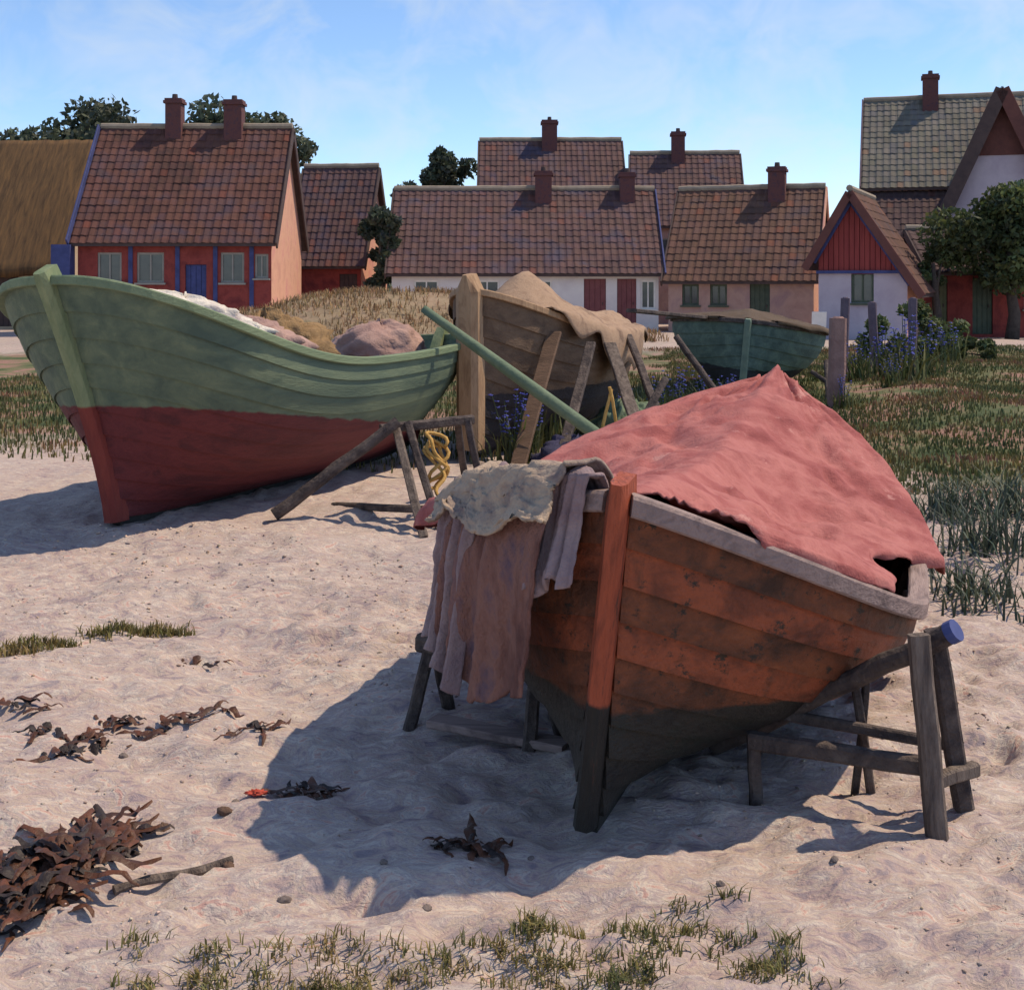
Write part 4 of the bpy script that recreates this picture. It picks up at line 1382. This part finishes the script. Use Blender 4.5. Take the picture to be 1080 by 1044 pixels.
# dark trees behind the left cottage
for i, (px, top, w, D, lab) in enumerate(((50, 116, 5.0, 66, 'leftmost low dark tree behind the thatched barn'),
                                         (98, 104, 5.0, 68, 'second dark tree from the left behind the barn'),
                                         (150, 92, 6.2, 66, 'tallest dark round tree between barn and red cottage'),
                                         (215, 104, 5.0, 67, 'dark tree showing between the two cottage chimneys'),
                                         (285, 114, 4.6, 66, 'low dark tree right of the red cottage chimneys'))):
    hh = 1.7 + (300 - top) * D / 1350
    tree('tree', lab, (px - 540) * D / 1350, D, hh, w, hh * .4, 5200, .2, 'leaf_dark', 100 + i, 'dark trees behind the red cottage', clumps=26)
for i, (px, top, w, D, lab) in enumerate(((402, 208, 1.6, 47, 'dark narrow bush between the pink gable and long cottage'),
                                         (460, 138, 2.2, 60, 'slim dark tree left of the tall violet-roofed house'),
                                         (485, 152, 3.4, 62, 'broad grey-green tree beside the tall violet-roofed house'),
                                         (433, 168, 3.0, 61, 'low dark tree at the left end of the long cottage roof'),
                                         (765, 172, 3.0, 62, 'dark bush right of the lower violet-roofed house'),
                                         (835, 180, 3.6, 62, 'grey-green bush behind the rose-walled cottage'),
                                         (868, 225, 1.2, 52, 'small bush between rose cottage and red gable'))):
    hh = 1.7 + (300 - top) * D / 1350
    tree('tree', lab, (px - 540) * D / 1350, D, hh, w, hh * .14, 3800, .16, 'leaf_dark', 230 + i, 'dark trees behind the central cottages', clumps=20)
# low far wood on the horizon
V, F, T = leaves(9000, [(x, 160 + 30 * math.sin(x), random.uniform(0, 2.2)) for x in np.linspace(-130, 130, 90)], [random.uniform(2, 3.6) for _ in range(90)], .8, rng)
V[:, 2] = np.maximum(V[:, 2], 0)
tag(np_mesh('far_wood', V, F, 4, 'leaf_dark', tint=T), 'far dark belt of trees on the horizon behind the village', 'wood', kind='stuff')


def blades(n, pts, h, w, rg, lean=.45, seg=2):
    """grass blades as tapered strips. pts (n,3)"""
    ang = rg.uniform(0, 2 * math.pi, n); la = rg.uniform(0, lean, n) * h
    hh = h * rg.uniform(.5, 1.25, n)
    dx, dy = np.cos(ang), np.sin(ang)
    sa = ang + math.pi / 2 + rg.uniform(-.6, .6, n)
    sx, sy = np.cos(sa) * w, np.sin(sa) * w
    V = np.zeros((n, 5, 3))
    base = pts
    V[:, 0] = base + np.stack([-sx, -sy, np.zeros(n) - .01], -1)
    V[:, 1] = base + np.stack([sx, sy, np.zeros(n) - .01], -1)
    mid = base + np.stack([dx * la * .35, dy * la * .35, hh * .6], -1)
    V[:, 2] = mid + np.stack([sx * .7, sy * .7, np.zeros(n)], -1)
    V[:, 3] = mid - np.stack([sx * .7, sy * .7, np.zeros(n)], -1)
    V[:, 4] = base + np.stack([dx * la, dy * la, hh * .95], -1)
    b = np.arange(n)[:, None] * 5
    F = np.concatenate([b + np.array([[0, 1, 2]]), b + np.array([[0, 2, 3]]), b + np.array([[3, 2, 4]])], 0)
    t = rg.uniform(.6, 1.4, n)
    T = np.stack([t * rg.uniform(.9, 1.3, n), t, t * rg.uniform(.7, 1.1, n), np.ones(n)], -1)
    return V.reshape(-1, 3), F, np.repeat(T, 5, 0)


def grass_patch(name, label, n, fx, fy, keep, h, w, m, seed, lean=.5):
    rg = np.random.default_rng(seed)
    x = rg.uniform(*fx, n); y = rg.uniform(*fy, n)
    k = keep(x, y, rg)
    x, y = x[k], y[k]
    P = np.stack([x, y, ground_h(x, y)], -1)
    V, F, T = blades(len(x), P, h, w, rg, lean)
    return tag(np_mesh(name, V, F, 3, m, tint=T), label, 'grass', kind='stuff')


grass_patch('meadow_grass', 'rough green and rust meadow grass sloping up at the right', 140000, (2.3, 14), (8.2, 31),
            lambda x, y, rg: ((x + 1.6 * fbm(x * .6, y * .6, 33, 3)) > 3.0) & (x < y * .42 + .4) & (fbm(x * .8, y * .8, 44, 3) > rg.normal(-.22, .16, len(x))) & (y + 3 * fbm(x * .7, y * .7, 3, 3) > 9.6), .065, .010, 'grass_meadow', 5)
grass_patch('meadow_grass', 'olive grass growing behind and between the boats', 42000, (-9, 4), (11.5, 24),
            lambda x, y, rg: (y + 3 * fbm(x * .6, y * .6, 13, 3) > 12.0 + rg.exponential(1.3, len(x))) & (np.abs(x) < y * .45), .085, .009, 'grass_meadow', 6)


grass_patch('bank_grass', 'dry straw-coloured grass on the low bank before the cottages', 26000, (-11, 4), (28, 38),
            lambda x, y, rg: (ground_h(x, y) > .25) & (fbm(x, y, 8, 3) > rg.normal(-.1, .2, len(x))), .16, .014, 'straw_grass', 16, lean=1.0)


def tufts(spots, name, label, m, h, w, per, seed, spread, lean=.8, cat='grass', kind='stuff'):
    rg = np.random.default_rng(seed)
    P = []
    for x, y, s in spots:
        k = int(per * s)
        px = x + rg.normal(0, spread * s, k); py = y + rg.normal(0, spread * s * .6, k)
        P.append(np.stack([px, py, ground_h(px, py)], -1))
    P = np.concatenate(P)
    V, F, T = blades(len(P), P, h, w, rg, lean)
    return tag(np_mesh(name, V, F, 3, m, tint=T), label, cat, kind=kind)


def gp(px, py):
    D = 2295 / (py - 300)
    return ((px - 540) * D / 1350, D)


sp = []
_r = random.Random(5)
for _ in range(170):
    px = _r.uniform(120, 840); py = _r.uniform(955, 1050)
    edge = 1005 - 48 * math.exp(-((px - 740) / 130) ** 2) + 14 * math.sin(px * .031)
    if py < edge: continue
    sp.append((*gp(px, py), _r.uniform(.15, .75) ** 1.3))
tufts(sp, 'shore_grass', 'short olive and yellow grass tufts along the bottom foreground', 'grass_tuft', .030, .0026, 75, 3, .065, lean=1.9)
sp = [(*gp(px, py), s) for px, py, s in ((15, 690, 1.0), (38, 684, .9), (70, 682, .5), (110, 664, .7), (135, 660, .9), (165, 658, .9), (190, 660, .5))]
tufts(sp, 'shore_grass', 'dull green patches of low grass on the sand at left', 'grass_tuft', .05, .004, 200, 4, .075, lean=1.2)

# lyme grass clumps at the right edge
for i, (px, py, hh, lab) in enumerate(((1000, 545, .26, 'spiky blue-green grass clump nearest the red tarpaulin'),
                                      (1048, 585, .30, 'largest spiky blue-green grass clump at the right edge'),
                                      (1075, 545, .30, 'spiky blue-green grass clump cut by the right edge'),
                                      (1030, 625, .18, 'small low spiky grass clump lying on lilac sand'))):
    x, y = gp(px, py)
    rg = np.random.default_rng(300 + i); n = 190
    px_, py_ = rg.normal(0, .17, n), rg.normal(0, .22, n)
    P = np.stack([px_, py_, ground_h(x + px_, y + py_) - gh(x, y)], -1)
    V, F, T = blades(n, P, hh, .0075, rg, 1.6)
    o = np_mesh('lyme_grass_clump', V, F, 3, 'lyme_grass', tint=T, loc=(x, y, gh(x, y)))
    tag(o, lab, 'plant', 'spiky grass clumps at the right')


# flowering weeds, each with stems and petals
def weed_proto(seed, h, nstem, leafn, blue):
    rg = np.random.default_rng(seed); rr = random.Random(seed)
    P = np.stack([rg.normal(0, h * .18, leafn), rg.normal(0, h * .18, leafn), np.zeros(leafn)], -1)
    V, F, T = blades(leafn, P, h * .75, h * .022, rg, 1.0)
    lo = np_mesh('foliage', V, F, 3, 'leaf_mid', tint=T)
    mb = MB(); fl = MB()
    for k in range(nstem):
        a = rr.uniform(0, 6.28); r = rr.uniform(.05, .35) * h
        top = Vector((math.cos(a) * r, math.sin(a) * r, h * rr.uniform(.7, 1.15)))
        mb.tube([(top.x * .3, top.y * .3, 0), top * .6, top], [h * .012, h * .01, h * .006], 4)
        for q in range(blue):
            c = top.lerp(Vector((top.x * .45, top.y * .45, top.z * .4)), q / max(blue, 1)) + Vector((rr.uniform(-.05, .05), rr.uniform(-.05, .05), 0)) * h
            for s in range(5):
                aa = s * 1.2566 + rr.random()
                d = Vector((math.cos(aa), math.sin(aa), rr.uniform(-.2, .6))) * h * .045
                e = Vector((-math.sin(aa), math.cos(aa), .3)) * h * .022
                fl.poly([c, c + d * .6 + e, c + d, c + d * .6 - e])
    so = mb.build('stem', 'leaf_mid', None); 
    me = so.data
    me.color_attributes.new('tint', 'FLOAT_COLOR', 'POINT')
    me.color_attributes['tint'].data.foreach_set('color', np.ones(len(me.vertices) * 4, np.float32))
    fo = fl.build('flowers', 'blue_petal', None, fix=False)
    res = (lo.data, so.data, fo.data)
    for o in (lo, so, fo): bpy.data.objects.remove(o)
    return res


protos = [weed_proto(400 + k, .62, 7, 46, 7) for k in range(3)]
WEEDS = [(540, 490, 1.0, 'blue-flowered weed at the foot of the tan stem'), (560, 478, .9, 'blue-flowered weed right of the tan stem foot'),
         (575, 470, 1.1, 'tall blue-flowered weed under the tan hull'), (600, 462, .8, 'blue-flowered weed below the end of the green spar'),
         (655, 448, .8, 'blue-flowered weed right of the crossed sticks'), (690, 445, .9, 'blue-flowered weed left below the sea-green bow'),
         (715, 440, .9, 'blue-flowered weed under the sea-green bow'), (745, 438, .9, 'blue-flowered weed before the sea-green stem'),
         (770, 434, .8, 'blue-flowered weed behind the tarpaulin peak, left side'), (525, 470, .7, 'small blue-flowered weed by the tan hull'),
         (905, 412, 1.1, 'leftmost blue-flowered weed in the meadow'), (930, 408, 1.4, 'blue-flowered weed below the violet posts'),
         (955, 412, 1.5, 'large dark blue-flowered weed in the meadow'), (975, 405, 1.3, 'blue-flowered weed right of the large dark one'),
         (1000, 398, 1.2, 'blue-flowered weed by the pale lane'), (890, 440, .6, 'low blue-flowered weed beside the mooring post'),
         (940, 425, .7, 'low blue-flowered weed in the meadow foreground')]
for k, (px, py, s, lab) in enumerate(WEEDS):
    x, y = gp(px, py)
    t = thing('flowering_weed', lab, 'plant', (x, y, gh(x, y)), random.uniform(0, 6), 'blue-flowered weeds')
    t.scale = (s, s, s)
    for nm, me in zip(('foliage', 'stem', 'flowers'), protos[k % 3]):
        o = link(nm, me, t)
        if nm == 'flowers': o['kind'] = 'stuff'
# green bushes in the meadow below the red gable house
for i, (px, py, h, w, lab) in enumerate(((962, 386, 1.15, 1.2, 'round green bush below the lilac wall'), (1000, 392, .8, 1.0, 'low green bush beside the pale lane'),
                                        (925, 392, .9, 1.0, 'low green bush behind the violet posts'), (1040, 395, .5, 1.0, 'flat green bush on the pale lane'))):
    x, y = gp(px, py)
    tree('bush', lab, x, y, h, w, .12, 1300, .06, 'leaf_mid', 500 + i, 'green bushes in the meadow', 'bush', clumps=9)


# ------------------------------------------------------------------ shore litter
def frond_mesh(seed, L_, W_):
    rr = random.Random(seed); mb = MB(); rows = []
    n = 9; cur = 0; p = Vector((0, 0, 0)); a = 0
    for k in range(n):
        t = k / (n - 1); w = W_ * math.sin(math.pi * (.12 + .86 * t)) ** .7 * rr.uniform(.7, 1.2)
        z = .012 * math.sin(t * 9 + seed) + .014 * math.sin(t * math.pi) * rr.uniform(.5, 1.4)
        tw = rr.uniform(-.3, .3)
        rows.append([(p.x - w * math.sin(a), p.y + w * math.cos(a), z + w * tw + .004), (p.x, p.y, z + .012), (p.x + w * math.sin(a), p.y - w * math.cos(a), z - w * tw + .004)])
        p = p + Vector((math.cos(a), math.sin(a), 0)) * L_ / n; a += rr.uniform(-.45, .45)
    mb.quad_strip(rows)
    me = bpy.data.meshes.new('frond'); me.from_pydata(mb.v, [], mb.f)
    me.polygons.foreach_set('use_smooth', [True] * len(me.polygons))
    return me


FM = [frond_mesh(k, .16 + .05 * (k % 3), .018 + .006 * (k % 2)) for k in range(8)]
for k, m_ in enumerate(FM):
    m_.materials.append(MATS['kelp' if k % 3 else 'kelp_dark'])


def kelp(label, px, py, n, rx, ry, hmax, seed, scale=1.0):
    x, y = gp(px, py); rr = random.Random(seed)
    t = thing('seaweed_heap', label, 'seaweed', (x, y, gh(x, y)), 0, 'dried seaweed on the sand')
    for k in range(n):
        a = rr.uniform(0, 6.28); q = rr.random() ** .5
        X, Y = math.cos(a) * q * rx, math.sin(a) * q * ry
        o = link('frond', FM[rr.randrange(8)], t)
        o.location = (X, Y, gh(x + X, y + Y) - gh(x, y) + hmax * (1 - q) * rr.random() + .004)
        o.rotation_euler = (rr.uniform(-.22, .22), rr.uniform(-.16, .16), rr.uniform(0, 6.28))
        s = scale * rr.uniform(.6, 1.3); o.scale = (s, s, s)


kelp('big rust-brown seaweed heap at the lower left edge', 45, 925, 120, .20, .14, .11, 1, .75)
kelp('rust-brown seaweed lump beside the big heap, further back', 110, 880, 34, .11, .07, .06, 2, .8)
kelp('dark seaweed heap at the very left edge', 12, 965, 50, .12, .09, .07, 3, .75)
kelp('knotted brown seaweed strand in the boat shadow', 485, 903, 26, .12, .03, .02, 4, .55)
kelp('dark seaweed scrap at the edge of the boat shadow', 322, 832, 24, .11, .05, .03, 5, .55)
for k, (px, py, lab) in enumerate(((45, 775, 'leftmost scrap of dried seaweed on the pale sand'), (95, 782, 'second scrap of dried seaweed from the left'),
                                   (125, 758, 'scrap of dried seaweed in the row on pale sand'), (180, 770, 'scrap of dried seaweed right in the row'),
                                   (215, 752, 'rightmost scrap of dried seaweed on the pale sand'),
                                   (30, 745, 'scrap of dried seaweed at the left edge above the row'), (70, 800, 'scrap of dried seaweed just below the row'),
                                   (205, 690, 'lone dark seaweed scrap below the low grass patches'), (265, 775, 'seaweed scrap between the row and the boat shadow'))):
    kelp(lab, px, py, 12, .10, .04, .012, 20 + k, .6)

# driftwood
for (a, b, r, lab) in (((120, 942), (245, 908), .013, 'thin pale driftwood stick with dark end lying on sand'),
                       ((60, 950), (118, 905), .016, 'pale driftwood stick in the seaweed heap')):
    A, B = gp(*a), gp(*b)
    O = Vector((A[0], A[1], 0))
    mb = MB(); n = 7
    mb.tube([Vector((A[0] + (B[0] - A[0]) * k / n, A[1] + (B[1] - A[1]) * k / n, gh(*A) * (1 - k / n) + gh(*B) * k / n + r * .9 + .006 * math.sin(k) + (.05 if 'seaweed' in lab else .012) * k / n)) - O for k in range(n + 1)],
            [r * random.uniform(.7, 1.2) for _ in range(n + 1)], 8)
    tag(mb.build('driftwood_stick', 'grey_timber', loc=O), lab, 'driftwood', 'driftwood sticks')


def stone(px, py, s, label, m='stone', seed=0, group='stones on the sand'):
    x, y = gp(px, py)
    o = blob('stone', label, 'stone', (x, y, gh(x, y) + s * .12), (s, s * .75, s * .62), m, seed, .28, rot=(0, 0, seed * 1.3), n=14, fold=2, flat=.6)
    o['group'] = group


for k, (px, py, s, m, lab) in enumerate(((172, 868, .030, 'stone_brown', 'dark brown stone left of the blue shadowed hollow'),
                                        (237, 862, .026, 'stone_brown', 'dark brown stone right of the hollow'),
                                        (248, 838, .018, 'stone', 'small stone just left of the red rag'),
                                        (240, 912, .022, 'stone_brown', 'brown stone at the end of the driftwood stick'),
                                        (560, 905, .012, 'stone', 'pebble right of the knotted seaweed strand'),
                                        (405, 925, .014, 'stone', 'pebble left of the knotted seaweed strand'),
                                        (300, 945, .02, 'stone', 'pale stone in the foreground sand'),
                                        (450, 965, .018, 'stone', 'grey stone near the foreground grass'),
                                        (130, 790, .02, 'stone', 'stone among the dried seaweed scraps'),
                                        (880, 930, .014, 'stone', 'pebble right of the trestle shadow'),
                                        (760, 940, .016, 'stone', 'pebble below the keel of the near boat'))):
    stone(px, py, s, lab, m, 40 + k)
x, y = gp(270, 836)
blob('rag', 'small bright red rag on the sand at the shadow edge', 'rag', (x, y, gh(x, y) + .008), (.034, .022, .010), 'red_rag', 77, .9, n=20)

# gravel too small to pick apart
rg = np.random.default_rng(9); n = 11000
py_ = 300 + 2295 / rg.uniform(3.0, 9.0, n)
y = 2295 / (py_ - 300); x = rg.uniform(-.46, .46, n) * y
k = fbm(x * 1.7, y * 1.7, 71, 3) > -.05
x, y = x[k], y[k]; n = len(x)
ico = np.array([(0, 0, 1), (1, 0, 0), (0, 1, 0), (-1, 0, 0), (0, -1, 0), (0, 0, -1)], float)
icf = np.array([(0, 1, 2), (0, 2, 3), (0, 3, 4), (0, 4, 1), (5, 2, 1), (5, 3, 2), (5, 4, 3), (5, 1, 4)])
s = (.0022 + .0085 * rg.random(n) ** 3) * np.clip(y / 5, .8, 1.6)
ang = rg.uniform(0, 6.28, n)
V = ico[None] * rg.uniform(.6, 1.3, (n, 6, 1)) * s[:, None, None] * np.array([1.2, .9, .6])
ca, sa = np.cos(ang)[:, None], np.sin(ang)[:, None]
V = np.stack([V[:, :, 0] * ca - V[:, :, 1] * sa, V[:, :, 0] * sa + V[:, :, 1] * ca, V[:, :, 2]], -1)
V += np.stack([x, y, ground_h(x, y)], -1)[:, None, :]
F = (icf[None] + (np.arange(n) * 6)[:, None, None]).reshape(-1, 3)
t = rg.uniform(.55, 1.3, n)
T = np.repeat(np.stack([t * rg.uniform(.95, 1.2, n), t, t * rg.uniform(.85, 1.1, n), np.ones(n)], -1), 6, 0)
tag(np_mesh('gravel', V.reshape(-1, 3), F, 3, 'pebbles', tint=T), 'fine gravel scattered over the sand', 'gravel', kind='stuff')
